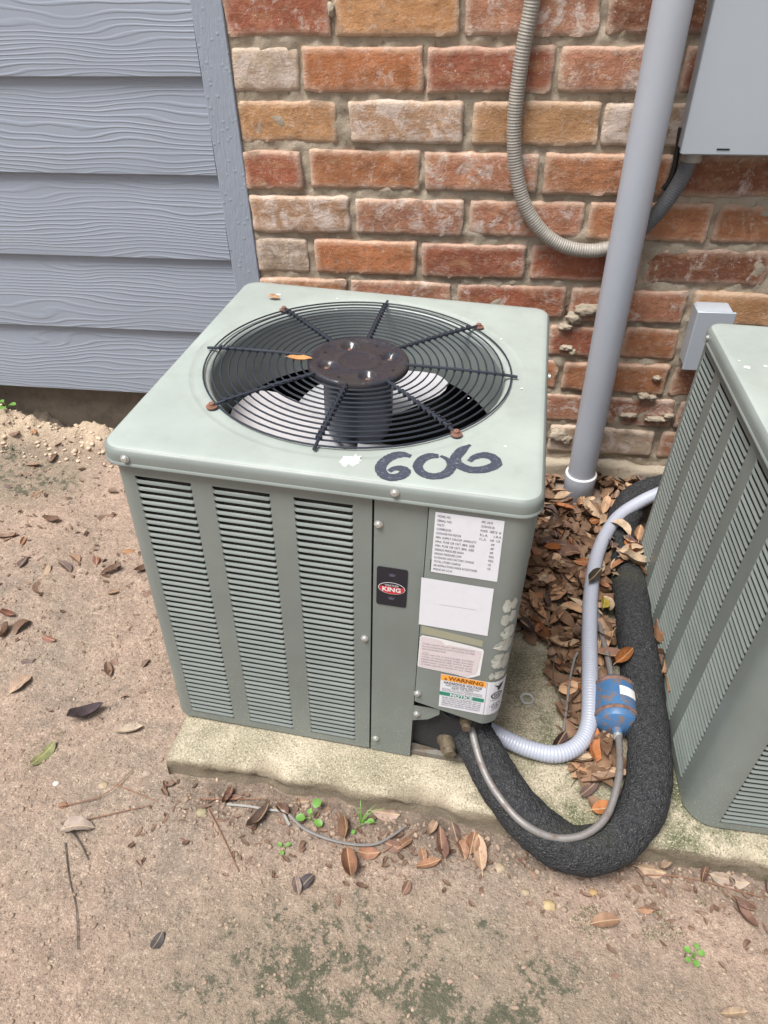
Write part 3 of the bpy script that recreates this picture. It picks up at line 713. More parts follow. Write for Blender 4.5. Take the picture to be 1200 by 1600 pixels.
link('paint_splash', splat(.286, .0345, .0135, 3, H1+.0004).mesh(SPLAT, False), cap)
for i, (x, y, r) in enumerate(((.07, .462, .004), (.165, .468, .002), (.172, .428, .0035), (.43, .38, .002), (.452, .10, .002), (.40, .2, .0015), (.465, .24, .002))):
    link('paint_fleck', splat(x, y, r, i+11, H1+.0004).mesh(SPLAT, False), cap)
# service cover with its labels (proud of the post)
CR = .024; CXe = .4955
cpath = [(.3795, I+.002), (.3795, .0035), (.3815, .0025), (CXe-CR, .0025)]+arc(CXe-CR, .0025+CR, CR, -90, 0, 10)[1:]+[(CXe, .075)]
def cover_mesh():
    V = []; m = len(cpath); nz = 6
    for i, (x, y) in enumerate(cpath):
        zb = .1450-(.1450-.1215)*sstep(.378, .47, x)-(.0)
        if i > m-4: zb += .004*(i-(m-4))
        for k in range(nz+1): V.append((x, y, zb+(ZT-zb)*k/nz))
    F = [(i*(nz+1)+k, (i+1)*(nz+1)+k, (i+1)*(nz+1)+k+1, i*(nz+1)+k+1) for i in range(m-1) for k in range(nz)]
    mb = MB().add(V, F)
    # bottom flange turning in
    B = [V[i*(nz+1)] for i in range(m)]; Q = [(x+(.44-x)*.12, y+.010, z+.001) for x, y, z in B]
    mb.add(B+Q, [(i, i+1, m+i+1, m+i) for i in range(m-1)]); return mb
cover = link('service_cover', cover_mesh().mesh(PAINT, angle=.7), u1)
def cov(s, z, off):
    """cover surface: s is x while flat, then wraps round the corner"""
    e = CXe-CR
    if s <= e: return (s, .0025-off, z)
    a = (s-e)/CR
    if a < PI/2: return (e+(CR+off)*math.sin(a), .0025+CR-(CR+off)*math.cos(a), z)
    return (CXe+off, .0025+CR+(s-e-CR*PI/2), z)
# data label
mb = MB(); sheet(mb, cov, [(.3868, .4800), (.4608, .4800), (.4632, .3905), (.3868, .3915)], 0, .0005, 2)
lines = ['MODEL NO.', 'SERIAL NO.', 'VOLTS', 'COMPRESSOR', 'OUTDOOR FAN MOTOR', 'MIN. SUPPLY CIRCUIT AMPACITY', 'MAX. FUSE OR CKT. BRK. SIZE', 'MIN. FUSE OR CKT. BRK. SIZE', 'DESIGN PRESSURE HIGH', 'DESIGN PRESSURE LOW', 'OUTDOOR UNITS FACTORY CHARGE', 'TOTAL SYSTEM CHARGE', 'SEE INSTRUCTIONS INSIDE ACCESS PANEL', 'MADE IN U.S.A.']
for i, t in enumerate(lines): add_text(mb, cov, t, .0044, .3895, .4735-i*.0060, 1, align='LEFT', off=.0009, wdt=min(.05, len(t)*.0016))
for i, t in {0: 'MFG. DATE', 1: 'OUTDOOR USE', 2: 'PHASE   HERTZ  60', 3: 'R.L.A.      L.R.A.', 4: 'F.L.A.    HP  1/5', 5: 'AMP', 6: 'AMP', 7: 'AMP', 8: 'PSIG', 9: 'PSIG', 10: 'OZ.', 11: 'OZ.'}.items():
    add_text(mb, cov, t, .0044, .4370 if len(t) > 5 else .4500, .4735-i*.0060, 1, align='LEFT', off=.0009, wdt=len(t)*.0013)
box_ = lambda x0, x1, z0, z1, mi, off=.0009, n=1: sheet(mb, cov, [(x0, z1), (x1, z1), (x1, z0), (x0, z0)], mi, off, n)
for q in range(9): box_(.3855, .3868, .3925+q*.0022, .3935+q*.0022+.0006*(q % 2), 1)
link('data_label', mb.mesh([WHITE, INK], False), cover)
# blank label
mb = MB(); sheet(mb, cov, [(.3768, .3805), (.4610, .3790), (.4625, .2985), (.3775, .3005)], 0, .0005, 2); box_(.400, .445, .3405, .3408, 1); link('blank_label', mb.mesh([WHITE, INKG], False), cover, label='blank pale label without print')
# torn label
mb = MB()
top_edge = [(.3805, .2775), (.383, .2812), (.400, .2808), (.414, .2795), (.430, .2775), (.446, .2755), (.4595, .2730), (.4612, .2700)]
bot_edge = [(.3800, .2225), (.3815, .2200), (.400, .2185), (.414, .2175), (.430, .2165), (.446, .2135), (.4530, .2165), (.4610, .2225)]
V = [cov(s, z, .0005) for s, z in top_edge]+[cov(s, z, .0005) for s, z in bot_edge]; mb.add(V, [(i, 8+i, 9+i, 1+i) for i in range(7)], 0)
it = [(.3815, .2770), (.3835, .2795), (.400, .2785), (.4085, .2760), (.413, .2695), (.418, .2718), (.432, .2705), (.446, .2705), (.4585, .2690)]; ib = [(.3812, .2235), (.3830, .2220), (.400, .2205), (.4085, .2198), (.413, .2195), (.418, .2190), (.432, .2180), (.444, .2165), (.4560, .2255)]
V = [cov(s, z, .0009) for s, z in it]+[cov(s, z, .0009) for s, z in ib]; mb.add(V, [(i, 9+i, 10+i, 1+i) for i in range(8)], 1)
for i in range(9): add_text(mb, cov, ['THIS UNIT MUST BE INSTALLED', 'IN ACCORDANCE WITH LOCAL CODES', 'AND THE INSTRUCTIONS', '', 'THE USE OF A MATCHED SYSTEM', 'COIL IS REQUIRED FOR RATED', 'PERFORMANCE SEE DATA SHEET', 'KEEP UNIT CLEAR OF LEAVES AND', 'OTHER OBSTRUCTIONS AT ALL TIMES'][i] or '.', .0037, .3845, .2660-i*.0050, 2, align='LEFT', off=.0013, wdt=.066 if i not in (2, 3) else .01+.02*(i == 2))
link('torn_label', mb.mesh([BWHITE, WHITE2, INKG], False), cover, label='torn faded label with tiny print')
mb = MB(); V = []; 
for k in range(17):
    s = .3815+k*.0048; V += [cov(s, .2845-.0075*k/16, .0003), cov(s, .2985-.0100*k/16+.0012*fbm(k, 3), .0003)]
mb.add(V, [(2*k, 2*k+2, 2*k+3, 2*k+1) for k in range(16)]); link('glue_stain', mb.mesh(STAIN, False), cover)
# warning label wraps the corner
mb = MB(); fnw = cov
sheet(mb, cov, [(.4115, .2135), (.5050, .2110), (.5070, .1405), (.4130, .1445)], 0, .0006, 16)
sheet(mb, cov, [(.4118, .2130), (.4710, .2115), (.4712, .2005), (.4120, .2020)], 1, .0010, 6)
add_text(mb, cov, 'WARNING', .0105, .4445, .2035, 2, wdt=.046, bold=.0003, off=.0014, skew=-.022)
mb.add([cov(.4160, .2040, .0014), cov(.4205, .2038, .0014), cov(.4183, .2085, .0014)], [(0, 1, 2)], 2)
add_text(mb, cov, 'HAZARDOUS VOLTAGE', .0066, .4415, .1950, 3, wdt=.050, bold=.0001, off=.0011, skew=-.022)
add_text(mb, cov, 'CAN CAUSE SEVERE PERSONAL', .0045, .4415, .1905, 3, wdt=.045, off=.0011, skew=-.022)
add_text(mb, cov, 'INJURY OR DEATH', .0045, .4415, .1866, 3, wdt=.028, off=.0011, skew=-.022)
for i, t in enumerate(('DISCONNECT AND LOCK OUT POWER BEFORE SERVICING', 'INSTALLATION AND SERVICE BY QUALIFIED TECHNICIAN')): add_text(mb, cov, t, .003, .4415, .1830-i*.0034, 3, wdt=.053, off=.0011, skew=-.022)
sheet(mb, cov, [(.4122, .1778), (.4714, .1763), (.4716, .1688), (.4124, .1703)], 4, .0010, 6)
add_text(mb, cov, 'NOTICE', .0088, .4415, .1706, 0, wdt=.030, bold=.0003, off=.0014, skew=-.022)
for i, t in enumerate(('BEFORE OPERATING THIS EQUIPMENT READ THE', 'INSTRUCTIONS SUPPLIED WITH THE UNIT AND', 'KEEP THEM WITH THE UNIT AT ALL TIMES FOR', 'REFERENCE BY THE SERVICE TECHNICIAN WHO', 'INSTALLS OR MAINTAINS THIS EQUIPMENT')): add_text(mb, cov, t, .0034, .4425, .1645-i*.0040, 3, wdt=.052, off=.0011, skew=-.022)
sheet(mb, cov, [(.4722, .2105), (.4725, .2105), (.4740, .1440), (.4737, .1440)], 3, .0010)
def ringm(cs, cz, rx, rz, wd, mi):
    n = 28; V = []
    for k in range(n): a = 2*PI*k/n; V += [cov(cs+rx*math.cos(a), cz+rz*math.sin(a), .0011), cov(cs+(rx-wd)*math.cos(a), cz+(rz-wd)*math.sin(a), .0011)]
    mb.add(V, [(2*k, (2*k+2) % (2*n), (2*k+3) % (2*n), 2*k+1) for k in range(n)], mi)
ringm(.4880, .1825, .0085, .0070, .0018, 3); add_text(mb, cov, 'GS', .0075, .4880, .1800, 3, wdt=.009, bold=.0002, off=.0011)
ringm(.4895, .1600, .0070, .0058, .0008, 3); add_text(mb, cov, 'UL', .0075, .4895, .1576, 3, wdt=.007, bold=.0001, off=.0011); add_text(mb, cov, 'LISTED', .0035, .4900, .1505, 3, wdt=.012, off=.0011)
add_text(mb, cov, 'c', .005, .4805, .1590, 3, off=.0011); add_text(mb, cov, 'CERTIFIED', .0032, .4880, .1715, 3, wdt=.016, off=.0011)
# small flying-eagle like certification mark, plain wing shapes
mb.add([cov(*p, .0011) for p in ((.4820, .2045), (.4880, .2020), (.4905, .2050), (.4960, .2055), (.4940, .2000), (.4915, .1930), (.4875, .1925), (.4870, .1980))], [(0, 1, 7), (1, 2, 3, 4), (1, 4, 7), (7, 4, 5, 6)], 3)
link('warning_label', mb.mesh([WHITE, ORANGE, BROWN, INK, GREEN], False), cover)
# peeled sticker residue patches on the corner
for i, (s, z, rs, rz) in enumerate([(.4800, .3520, .0055, .010), (.4885, .3545, .004, .009), (.4805, .3290, .0058, .0095), (.4895, .3330, .005, .009), (.4880, .3050, .009, .013), (.4830, .2830, .0095, .0085), (.4900, .2820, .006, .012), (.4830, .2530, .0115, .0150), (.4920, .2500, .006, .014), (.4860, .2250, .0088, .0075), (.4760, .2235, .0032, .0070)]):
    n = 60; V = [cov(s, z, .0004+i*.00003)]
    for k in range(n):
        a = 2*PI*k/n; q = 1+.30*fbm(math.cos(a)*1.6+i*7, math.sin(a)*1.6, 2)+.22*fbm(math.cos(a)*6+i*7, math.sin(a)*6, 2); V.append(cov(s+rs*q*math.cos(a), z+rz*q*math.sin(a), .0004+i*.00003))
    link('peeled_patch', MB().add(V, [(0, 1+k, 1+(k+1) % n) for k in range(n)]).mesh(RAW, False), cover)
for x, z in ((.3815, .1640),): screw(cover, Matrix.Translation((x+.0012, .0024, z)) @ FRONT)
# badge
fl = lambda s, z, off: (s, I-off, z)
mb = MB(); n = 0; P = []
bx0, bx1, bz0, bz1, br = .3228, .3600, .3198, .3828, .003
for cxx, czz, a0 in ((bx1-br, bz0+br, -90), (bx1-br, bz1-br, 0), (bx0+br, bz1-br, 90), (bx0+br, bz0+br, 180)):
    for k in range(4): a = math.radians(a0+30*k); P.append((cxx+br*math.cos(a), czz+br*math.sin(a)))
mb.add([fl(x, z, .0007) for x, z in P]+[fl(x, z, .0) for x, z in P], [tuple(range(16))]+[(k, (k+1) % 16, 16+(k+1) % 16, 16+k) for k in range(16)], 0)
bc = ((bx0+bx1)/2, .3500)
def ell(rx, rz, mi, off, half=None, c=bc):
    n = 32; V = [fl(c[0], c[1], off)]+[fl(c[0]+rx*math.cos(2*PI*k/n), min(c[1]+rz*math.sin(2*PI*k/n), half if half else 9), off) for k in range(n)]; mb.add(V, [(0, 1+k, 1+(k+1) % n) for k in range(n)], mi)
ell(.0165, .0098, 2, .0010); ell(.0158, .0091, 0, .0012); ell(.0156, .0089, 1, .0014, bc[1]+.0030)
add_text(mb, fl, 'KING', .0098, bc[0], bc[1]-.0047, 2, wdt=.0225, bold=.00025, off=.0018); add_text(mb, fl, 'WEATHER', .0042, bc[0], bc[1]+.0040, 2, wdt=.017, off=.0018)
for cz_ in (.3712, .3325):
    s = .0034; mb.add([fl(bc[0]+a*s, cz_+b*s, .0010) for a, b in ((-1, 0), (1, 0), (1.25, 1.1), (.6, .45), (0, 1.2), (-.6, .45), (-1.25, 1.1), (-.8, -.5), (.8, -.5))], [(0, 5, 6), (0, 1, 3, 5), (1, 2, 3), (5, 3, 4), (7, 8, 1, 0)], 3)
link('badge', mb.mesh([BADGE, RED, BWHITE, CROWN], False), post)
# valve recess under the cover
mb = MB(); mb.add([(.3795, .040, .012), (W1-.012, .075, .012), (W1-.012, .075, .16), (.3795, .040, .16)], [(0, 1, 2, 3)]); mb.add([(.379, .010, .012), (.379, .040, .012), (.379, .040, .15), (.379, .010, .15)], [(0, 1, 2, 3)])
link('valve_plate', mb.mesh(PANS, False), u1)
for x, z, r in ((.4180, .1020, .0055), (.4190, .0800, .0028), (.4060, .0700, .0022), (.4450, .0950, .0045)):
    mb = MB(); lathe(mb, [(r, 0), (.0001, .0002)], 14, M=Matrix.Translation((x, .040+(x-.3795)*.29-.0006, z)) @ FRONT); link('plate_hole', mb.mesh(RUBBER, False), u1)
mb = MB(); mb.add([(.3785, .0065, .131), (.415, .0065, .131), (.415, .0065, .119), (.400, .0065, .104), (.3785, .0065, .096)], [(0, 4, 3, 2, 1)]); mb.add([(.415, .0065, .119), (.400, .0065, .104), (.3785, .0065, .096), (.3785, .0095, .096), (.400, .0095, .104), (.415, .0095, .119)], [(0, 1, 4, 5), (1, 2, 3, 4)])
br_ = link('corner_bracket', mb.mesh(PAINT, False), u1); screw(br_, Matrix.Translation((.3835, .0062, .1130)) @ FRONT)
mb = MB(); mb.add([(.3785, .014, .006), (.470, .030, .006), (.462, .030, .018), (.430, .022, .010), (.3785, .016, .028)], [(0, 1, 2, 3, 4)]); link('pan_lip', mb.mesh(PANS, False), u1)
def valve(x, y, z, rz, s=1.):
    M = Matrix.Translation((x, y, z)) @ Matrix.Rotation(rz, 4, 'Z') @ Matrix.Rotation(PI/2, 4, 'X'); mb = MB()
    lathe(mb, [(.0, -.02), (.010*s, -.02), (.010*s, .004), (.012*s, .004), (.012*s, .016), (.0105*s, .018), (.0105*s, .030), (.008*s, .032), (.008*s, .040), (0, .040)], 6 if False else 16, M=M)
    lathe(mb, [(.0055*s, 0), (.0055*s, .03)], 10, M=Matrix.Translation((x, y, z)))
    link('service_valve', mb.mesh(BRASS), u1)
valve(.4235, .034, .042, .35, 1.1); valve(.447, .045, .098, .2, .8)
for k in range(5):
    mb = MB(); y = .03+k*.004; tube(mb, catmull([(.405+k*.006, y, .118), (.425+k*.006, y-.012, .104-.003*k), (.450+k*.004, y-.008, .098+.003*k), (.478, y, .112)], 6), .0021, 6); link('wire', mb.mesh([RUBBER, CABLEM][k % 2]), u1)

# ---- unit B (to the right)
W2 = D2 = .54661; H2 = .51026
ub = empty('air_conditioner', U2, 'grey green air conditioner cut off by the right edge, louvers on its side', 'air conditioner', 'air conditioning condensers on the pad')
z1 = .4690; z0 = z1-NL*PITCH_L-.0022; RB = .040
colsB = [(.0480, .1165), (.1420, .2105)]
fb = [(I, .061)]+arc(I+RB, I+RB, RB, 180, 270, 12)+[(W2-.05, I)]
ZT = H2-.006
fpB = link('louvered_front_panel', wall_panel(fb, ZB, ZT, [(s_of(fb, a), s_of(fb, b), z0, z1) for a, b in colsB]).mesh(PAINT, angle=.5), ub)
for k in range(NL): link('louver', LOUV, fpB, Matrix.Translation((sum(colsB[0])/2, I, z1-k*PITCH_L)))
side_bank(fpB, Matrix.Translation((sum(colsB[1])/2, I, z1)), NL)
ycB = [(.0665+.0985*k, .0665+.0985*k+.0685) for k in range(5)]
side_panel(ub, 'louvered_side_panel', I, .061, D2-I, ycB, -PI/2, W2, D2, True, z0, z1)
link('back_panel', wall_panel([(W2-I, I+.02), (W2-I, D2-I), (I, D2-I)], ZB, ZT, []).mesh(PAINT, False), ub)
link('corner_panel', wall_panel([(W2-.05, I), (W2-I-.01, I), (W2-I, I+.02)], ZB, ZT, []).mesh(PAINT, False), ub)
interior(ub, W2, D2, H2)
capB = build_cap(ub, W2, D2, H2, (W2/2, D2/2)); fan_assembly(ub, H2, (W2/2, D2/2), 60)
screw(capB, Matrix.Translation((-.0003, .5096, .4990)) @ Matrix.Rotation(-PI/2, 4, 'Y'), s=.9)
for i, (x, y, r) in enumerate(((.0234, .396, .0055), (.050, .404, .003), (.062, .34, .002), (.018, .415, .0018))): link('paint_fleck', splat(x, y, r, i+31, H2+.0004).mesh(SPLAT, False), capB)

# ------------------------------------------------------------------ pipes, conduits, boxes
base_z = -.03
pp = empty('vent_pipe', Matrix.Translation((.324, -.062, base_z)), 'thick grey plastic pipe rising up the brick wall behind the units', 'pipe')
mb = MB(); tube(mb, [(0, 0, .02), (0, .0, .5), (0, 0, 1.0), (0, 0, 2.2)], .0295, 40, nf=None); link('pipe_run', mb.mesh(PVC), pp)
mb = MB(); lathe(mb, [(.0302, .0665), (.0335, .066), (.0345, .064), (.0335, .040), (.0325, .006), (.030, .0)], 40); link('coupling', mb.mesh(PVC), pp)
mb = MB(); lathe(mb, [(.0298, .0672), (.0338, .0668), (.0346, .0650), (.0343, .0635)], 40); link('glue_rim', mb.mesh(BWHITE), pp)

def corrug(i, L, p=.0042, a=.09): return 1-a*(.5+.5*math.cos(2*PI*L/p))
mb = MB(); P = catmull([(.119, -.02, 1.30), (.119, -.02, 1.05), (.1195, -.018, .943), (.1225, -.016, .896), (.1155, -.016, .838), (.1115, -.015, .775), (.1115, -.015, .718), (.120, -.015, .657), (.142, -.015, .593), (.182, -.015, .543), (.232, -.015, .517), (.291, -.015, .515), (.338, -.016, .538), (.370, -.018, .576), (.393, -.022, .620), (.404, -.027, .656), (.409, -.03, .694)], 20)
P = resample(P, .00105)
mc = empty('metal_conduit', Matrix.Translation((.24, -.016, .502)), 'corrugated grey metal conduit looping down the bricks into the grey box', 'conduit')
kx = next(i for i, p in enumerate(P) if p.x > .325); MCI = Matrix.Translation((-.24, .016, -.502))
tube(mb, P[:kx+1], .0130, 14, rf=lambda i, L: corrug(i, L, .0046, .065)); link('conduit_run', mb.mesh(GALV), mc, MCI)
mb = MB(); tube(mb, P[kx:], .0134, 14, rf=lambda i, L: corrug(i, L, .0046, .04)); link('conduit_run', mb.mesh(simple('dark_conduit_jacket', (.10, .105, .115), .6, var=.3)), mc, MCI, label='dark grey jacketed stretch')
eb = empty('disconnect_box', Matrix.Translation((.50, 0, .689)), 'large grey enamel electrical box on the wall at top right', 'electrical box')
mb = MB(); bbox_bev(mb, -.1170, .14, -.0605, -.046, .0, .42, .0025); link('box_door', mb.mesh(BOXP), eb)
mb = MB(); bbox_bev(mb, -.1145, .138, -.0455, -.004, .003, .417, .002); link('box_body', mb.mesh(BOXP), eb)
mb = MB(); box(mb, -.0625, -.0425, -.0612, -.0603, .0085, .0110); link('latch_slot', mb.mesh(RUBBER, False), eb)
mb = MB(); lathe(mb, [(.0165, -.016), (.0175, -.015), (.0175, -.003), (.020, -.002), (.020, .004)], 12, M=Matrix.Translation((-.091, -.028, 0))); link('conduit_connector', mb.mesh(GALV), eb)
mb = MB(); tube(mb, catmull([(.385, -.012, .72), (.389, -.012, .66), (.385, -.011, .635), (.378, -.010, .622)], 8), .0045, 8); thing('thin_cable', mb, RUBBER, Matrix.Identity(4), 'short thin black cable on the bricks under the corner of the grey box', 'cable')
sb = empty('junction_box', Matrix.Translation((.512, 0, .30)), 'small square pale grey cover box on the bricks behind the right unit', 'electrical box')
mb = MB(); bbox_bev(mb, -.0305, .0345, -.050, -.003, .0, .1180, .003); link('box_body', mb.mesh(BOXP), sb)
mb = MB(); bbox_bev(mb, -.0330, .037, -.056, -.0505, -.002, .1200, .0015); link('box_lid', mb.mesh(BOXP), sb)

# foam covered suction line
def foam_nf(q): return .0016*fbm(q.x*60, q.y*60, q.z*60)+.0026*fbm(q.x*14, q.y*14, q.z*14)
FP = [(.466, .012, .046), (.511, -.058, .033), (.558, -.104, .018), (.613, -.122, .004), (.669, -.103, .006), (.707, -.060, .022), (.724, -.001, .034), (.730, .077, .0345), (.735, .176, .034), (.741, .318, .033), (.750, .43, .024), (.752, .50, .014), (.755, .57, .022), (.795, .650, .036), (.865, .687, .045), (.98, .70, .05)]
P = resample(catmull(FP, 12), .005)
mb = MB(); tube(mb, P, .0318, 40, nf=foam_nf, inner=.45); thing('insulated_pipe', mb, FOAM, G, 'thick black foam insulated pipe bending round between the two units', 'pipe')
# liquid line
LP = [(.440, .060, .105), (.452, .035, .090), (.464, -.008, .078), (.481, -.052, .064), (.503, -.086, .056), (.538, -.117, .047), (.580, -.127, .039), (.620, -.118, .040), (.652, -.088, .045), (.672, -.035, .050), (.680, .010, .044), (.684, .050, .036)]
P = resample(catmull(LP, 10), .004)
mb = MB(); tube(mb, P, .0052, 12, nf=lambda q: .0005*fbm(q.x*50, q.y*50, q.z*50)); thing('copper_line', mb, COPPER, G, 'thin tarnished copper line curving along the foam pipe up to the blue filter', 'pipe')
mb = MB(); P = resample(catmull([(.687, .148, .036), (.684, .20, .036), (.680, .27, .030), (.683, .342, .016), (.70, .42, .006)], 8), .005); tube(mb, P, .0050, 10); thing('copper_line', mb, COPPER, G, 'short piece of tarnished copper line above the blue filter, sinking into leaves', 'pipe')
# blue filter drier
fa, fb_ = Vector((.6885, .1490, .036)), Vector((.6835, .0500, .036)); ax = (fb_-fa); Lf = ax.length
Mf = G @ Matrix.Translation(fa) @ ax.to_track_quat('Z', 'Y').to_matrix().to_4x4()
fd = empty('filter_drier', Mf, 'blue rusty canister with a white sticker between the two copper lines', 'filter')
mb = MB(); R_ = .0325; lathe(mb, [(.006, -.004), (.007, .003), (.018, .0045), (.027, .009), (R_-.001, .016), (R_, .020), (R_, Lf-.027), (R_-.001, Lf-.020), (.029, Lf-.014), (.020, Lf-.0085), (.008, Lf-.006), (.007, Lf+.002)], 40); link('canister', mb.mesh(BLUE), fd)
for zz in (.0185, Lf-.0265):
    mb = MB(); lathe(mb, [(R_+.0002, zz-.0035), (R_+.0012, zz-.002), (R_+.0010, zz+.002), (R_+.0002, zz+.0035)], 40, 0); link('rust_band', mb.mesh(RBAND), fd)
mb = MB(); V = []; Mi = Mf.inverted() @ G
upd = (Mi.to_3x3() @ Vector((.10, -.25, 1))).normalized(); a0 = math.atan2(upd.y, upd.x)
sgn = 1 if (Mi.to_3x3() @ Vector((1, 0, 0))).dot(Vector((-math.sin(a0), math.cos(a0), 0))) > 0 else -1
for k in range(9):
    a = a0+sgn*(-.12+k*.11); V += [((R_+.0006)*math.cos(a), (R_+.0006)*math.sin(a), .034), ((R_+.0006)*math.cos(a), (R_+.0006)*math.sin(a), .051)]
mb.add(V, [(2*k, 2*k+2, 2*k+3, 2*k+1) for k in range(8)]); link('sticker', mb.mesh(BWHITE), fd)
mb = MB(); lathe(mb, [(.0066, Lf-.008), (.0072, Lf-.006), (.0066, Lf+.010), (.0055, Lf+.012)], 14); link('inlet_stub', mb.mesh(SCREW), fd)
# white flexible conduits
WP = [(.435, .075, .075), (.458, .047, .055), (.478, .033, .040), (.513, .024, .027), (.556, .015, .0185), (.596, .014, .0175), (.628, .034, .019), (.645, .070, .024), (.6505, .145, .038), (.657, .242, .044), (.671, .358, .042), (.695, .464, .040), (.735, .555, .045), (.784, .603, .058), (.842, .634, .075), (.93, .67, .09)]
P = resample(catmull(WP, 14), .0010)
mb = MB(); tube(mb, P, .0133, 18, rf=lambda i, L: 1-.05*(.5+.5*math.cos(2*PI*L/.0048))); thing('flexible_conduit', mb, WCOND, G, 'pale lavender ribbed plastic conduit curving from the labelled unit to the right unit', 'conduit')
mb = MB(); P = resample(catmull([(.637, .205, .030), (.631, .191, .026), (.622, .150, .020), (.615, .10, .012), (.606, .044, .004), (.6, .03, .002)], 8), .004); tube(mb, P, .0021, 8); thing('thin_wire', mb, CABLEM, G, 'thin bare grey wire lying left of the pale conduit', 'wire')
mb = MB(); P = resample(catmull([(.60, .20, .018), (.598, .16, .012), (.606, .12, .014), (.617, .09, .010)], 8), .004); tube(mb, P, .0011, 6); thing('twig', mb, TWIG, G, 'fine dark stem in the leaves left of the thin grey wire', 'twig')
# nut / knockout ring on the slab
mb = MB(); V = []; n = 36
def hexr(a, r): return r*(.94+.07*abs(math.cos(3*a)))
for r_, z_ in ((.0072, .0004), (.0072, .003), (.0092, .0036), (.0118, .0032), (.0122, .0005)):
    for k in range(n): a = 2*PI*k/n; q = hexr(a, r_) if r_ > .011 else r_; V.append((q*math.cos(a), q*math.sin(a), z_))
mb.add(V, [(i*n+k, i*n+(k+1) % n, (i+1)*n+(k+1) % n, (i+1)*n+k) for i in range(4) for k in range(n)])
thing('lock_nut', mb, SCREW, G @ Matrix.Translation((.555, .119, .001)), 'hexagonal metal ring nut lying alone on the mossy pad', 'nut')

# ------------------------------------------------------------------ leaves
LC = [(0.405, 0.257, 0.156), (0.452, 0.327, 0.218), (0.359, 0.21, 0.125), (0.281, 0.132, 0.07), (0.374, 0.234, 0.147), (0.21, 0.125, 0.093), (0.428, 0.303, 0.21), (0.342, 0.132, 0.047), (0.117, 0.078, 0.07), (0.374, 0.296, 0.21), (0.483, 0.381, 0.273), (0.257, 0.171, 0.132)]
def leaf_mesh(L, W, curl, fold, bend, seed, nx=8, shape=.55):
    V = []; ny = 4
    for i in range(nx+1):
        t = i/nx; q_ = t**shape; hw = W/2*max(0, 1-abs(2*q_-1)**2.1)**.72+.0002
        x = (t-.5)*L; zc = bend*math.sin(PI*t)*L+curl*(t-.5)**2*L
        for j in range(ny+1):
            u = j/ny*2-1; y = u*hw*(1+.12*fbm(t*5, seed, u)); z = zc+abs(u)**1.4*fold*hw*2+.0016*fbm(t*4, u*2, seed)
            V.append((x, y, z))
    m = ny+1; F = [(i*m+j, (i+1)*m+j, (i+1)*m+j+1, i*m+j+1) for i in range(nx) for j in range(ny)]
    V += [(-L/2, -.0005, curl*.25*L), (-L/2, .0005, curl*.25*L), (-L/2-.006, .0004, curl*.25*L-.001), (-L/2-.006, -.0004, curl*.25*L-.001)]; o = (nx+1)*m; F.append((o, o+1, o+2, o+3))
    return MB().add(V, F)
LM = []
for s in range(16):
    r_ = random.Random(100+s); wild = s % 4 == 3; me = leaf_mesh(r_.uniform(.036, .060), r_.uniform(.016, .025), (r_.uniform(.6, 1.1) if wild else r_.uniform(-.35, .5)), (r_.uniform(.5, .9) if wild else r_.uniform(-.28, .4)), r_.uniform(-.12, .14), s, shape=r_.uniform(.75, 1.15)).mesh(LEAF); me.name = 'leaf_blade'; LM.append(me)
def put_leaf(x, y, z, rz, tilt, roll, k=None, col=None, sc=1., label='', group=None, name='fallen_leaf', cat='leaf', F=None):
    me = LM[k if k is not None else rnd.randrange(len(LM))]
    o = link(name, me); o.matrix_world = (F or G) @ Matrix.Translation((x, y, z)) @ Matrix.Rotation(rz, 4, 'Z') @ Matrix.Rotation(tilt, 4, 'Y') @ Matrix.Rotation(roll, 4, 'X') @ Matrix.Scale(sc, 4)
    c = col or rnd.choice(LC); s = rnd.uniform(.8, 1.15)*(.68 if col else 1); o.color = (c[0]*s, c[1]*s, c[2]*s, 1)
    if label: o['label'] = label; o['category'] = cat
    if group: o['group'] = group
    return o
def cname(o):
    r, g, b = o.color[:3]; L = (r+g+b)/3; sat = (r-b)/max(r, 1e-3)
    if L < .13: return 'nearly black'
    if L < .2: return 'dark brown'
    if sat > .78: return 'orange brown'
    if L < .28: return 'reddish brown' if sat > .62 else 'dull brown'
    if L > .42: return 'beige'
    return 'tan' if sat < .62 else 'light brown'
def inside(x, y, poly):
    c = False; n = len(poly)
    for i in range(n):
        (a, b), (d, e) = poly[i], poly[(i+1) % n]
        if (b > y) != (e > y) and x < (d-a)*(y-b)/(e-b)+a: c = not c
    return c
POLY = [(.47, .775), (.49, .62), (.525, .50), (.512, .36), (.525, .27), (.585, .245), (.598, .17), (.612, .09), (.600, .045), (.625, .0), (.652, -.055), (.672, -.060), (.70, .0), (.705, .30), (.71, .42), (.785, .45), (.785, .57), (.82, .72), (.95, .765), (.95, .785)]
FOAMP = [Vector((p[0], p[1])) for p in FP]
def foam_d(x, y): 
    q = Vector((x, y)); return min(((q-a)-(b-a)*max(0, min(1, (q-a).dot(b-a)/(b-a).length_squared))).length for a, b in zip(FOAMP, FOAMP[1:]))
def surf(x, y): return max(hg(x, y), 0. if (x > .02 and -.06-.043*x < y < .56) else -1)
def pile_h(x, y):
    d = 1.
    for (a, b) in POLY[:11]: d = min(d, math.hypot(x-a, y-b))
    return surf(x, y)+.002+min(.022, d*.28)
spots = []
tries = 0
while len(spots) < 680 and tries < 60000:
    tries += 1
    x, y = rnd.uniform(.46, .95), rnd.uniform(-.06, .785)
    if not inside(x, y, POLY) or math.hypot(x-.682, y-.728) < .055: continue
    if foam_d(x, y) < .034 and not (.43 < y < .53): continue
    if x > .755 and y < .47: continue
    spots.append((x, y))
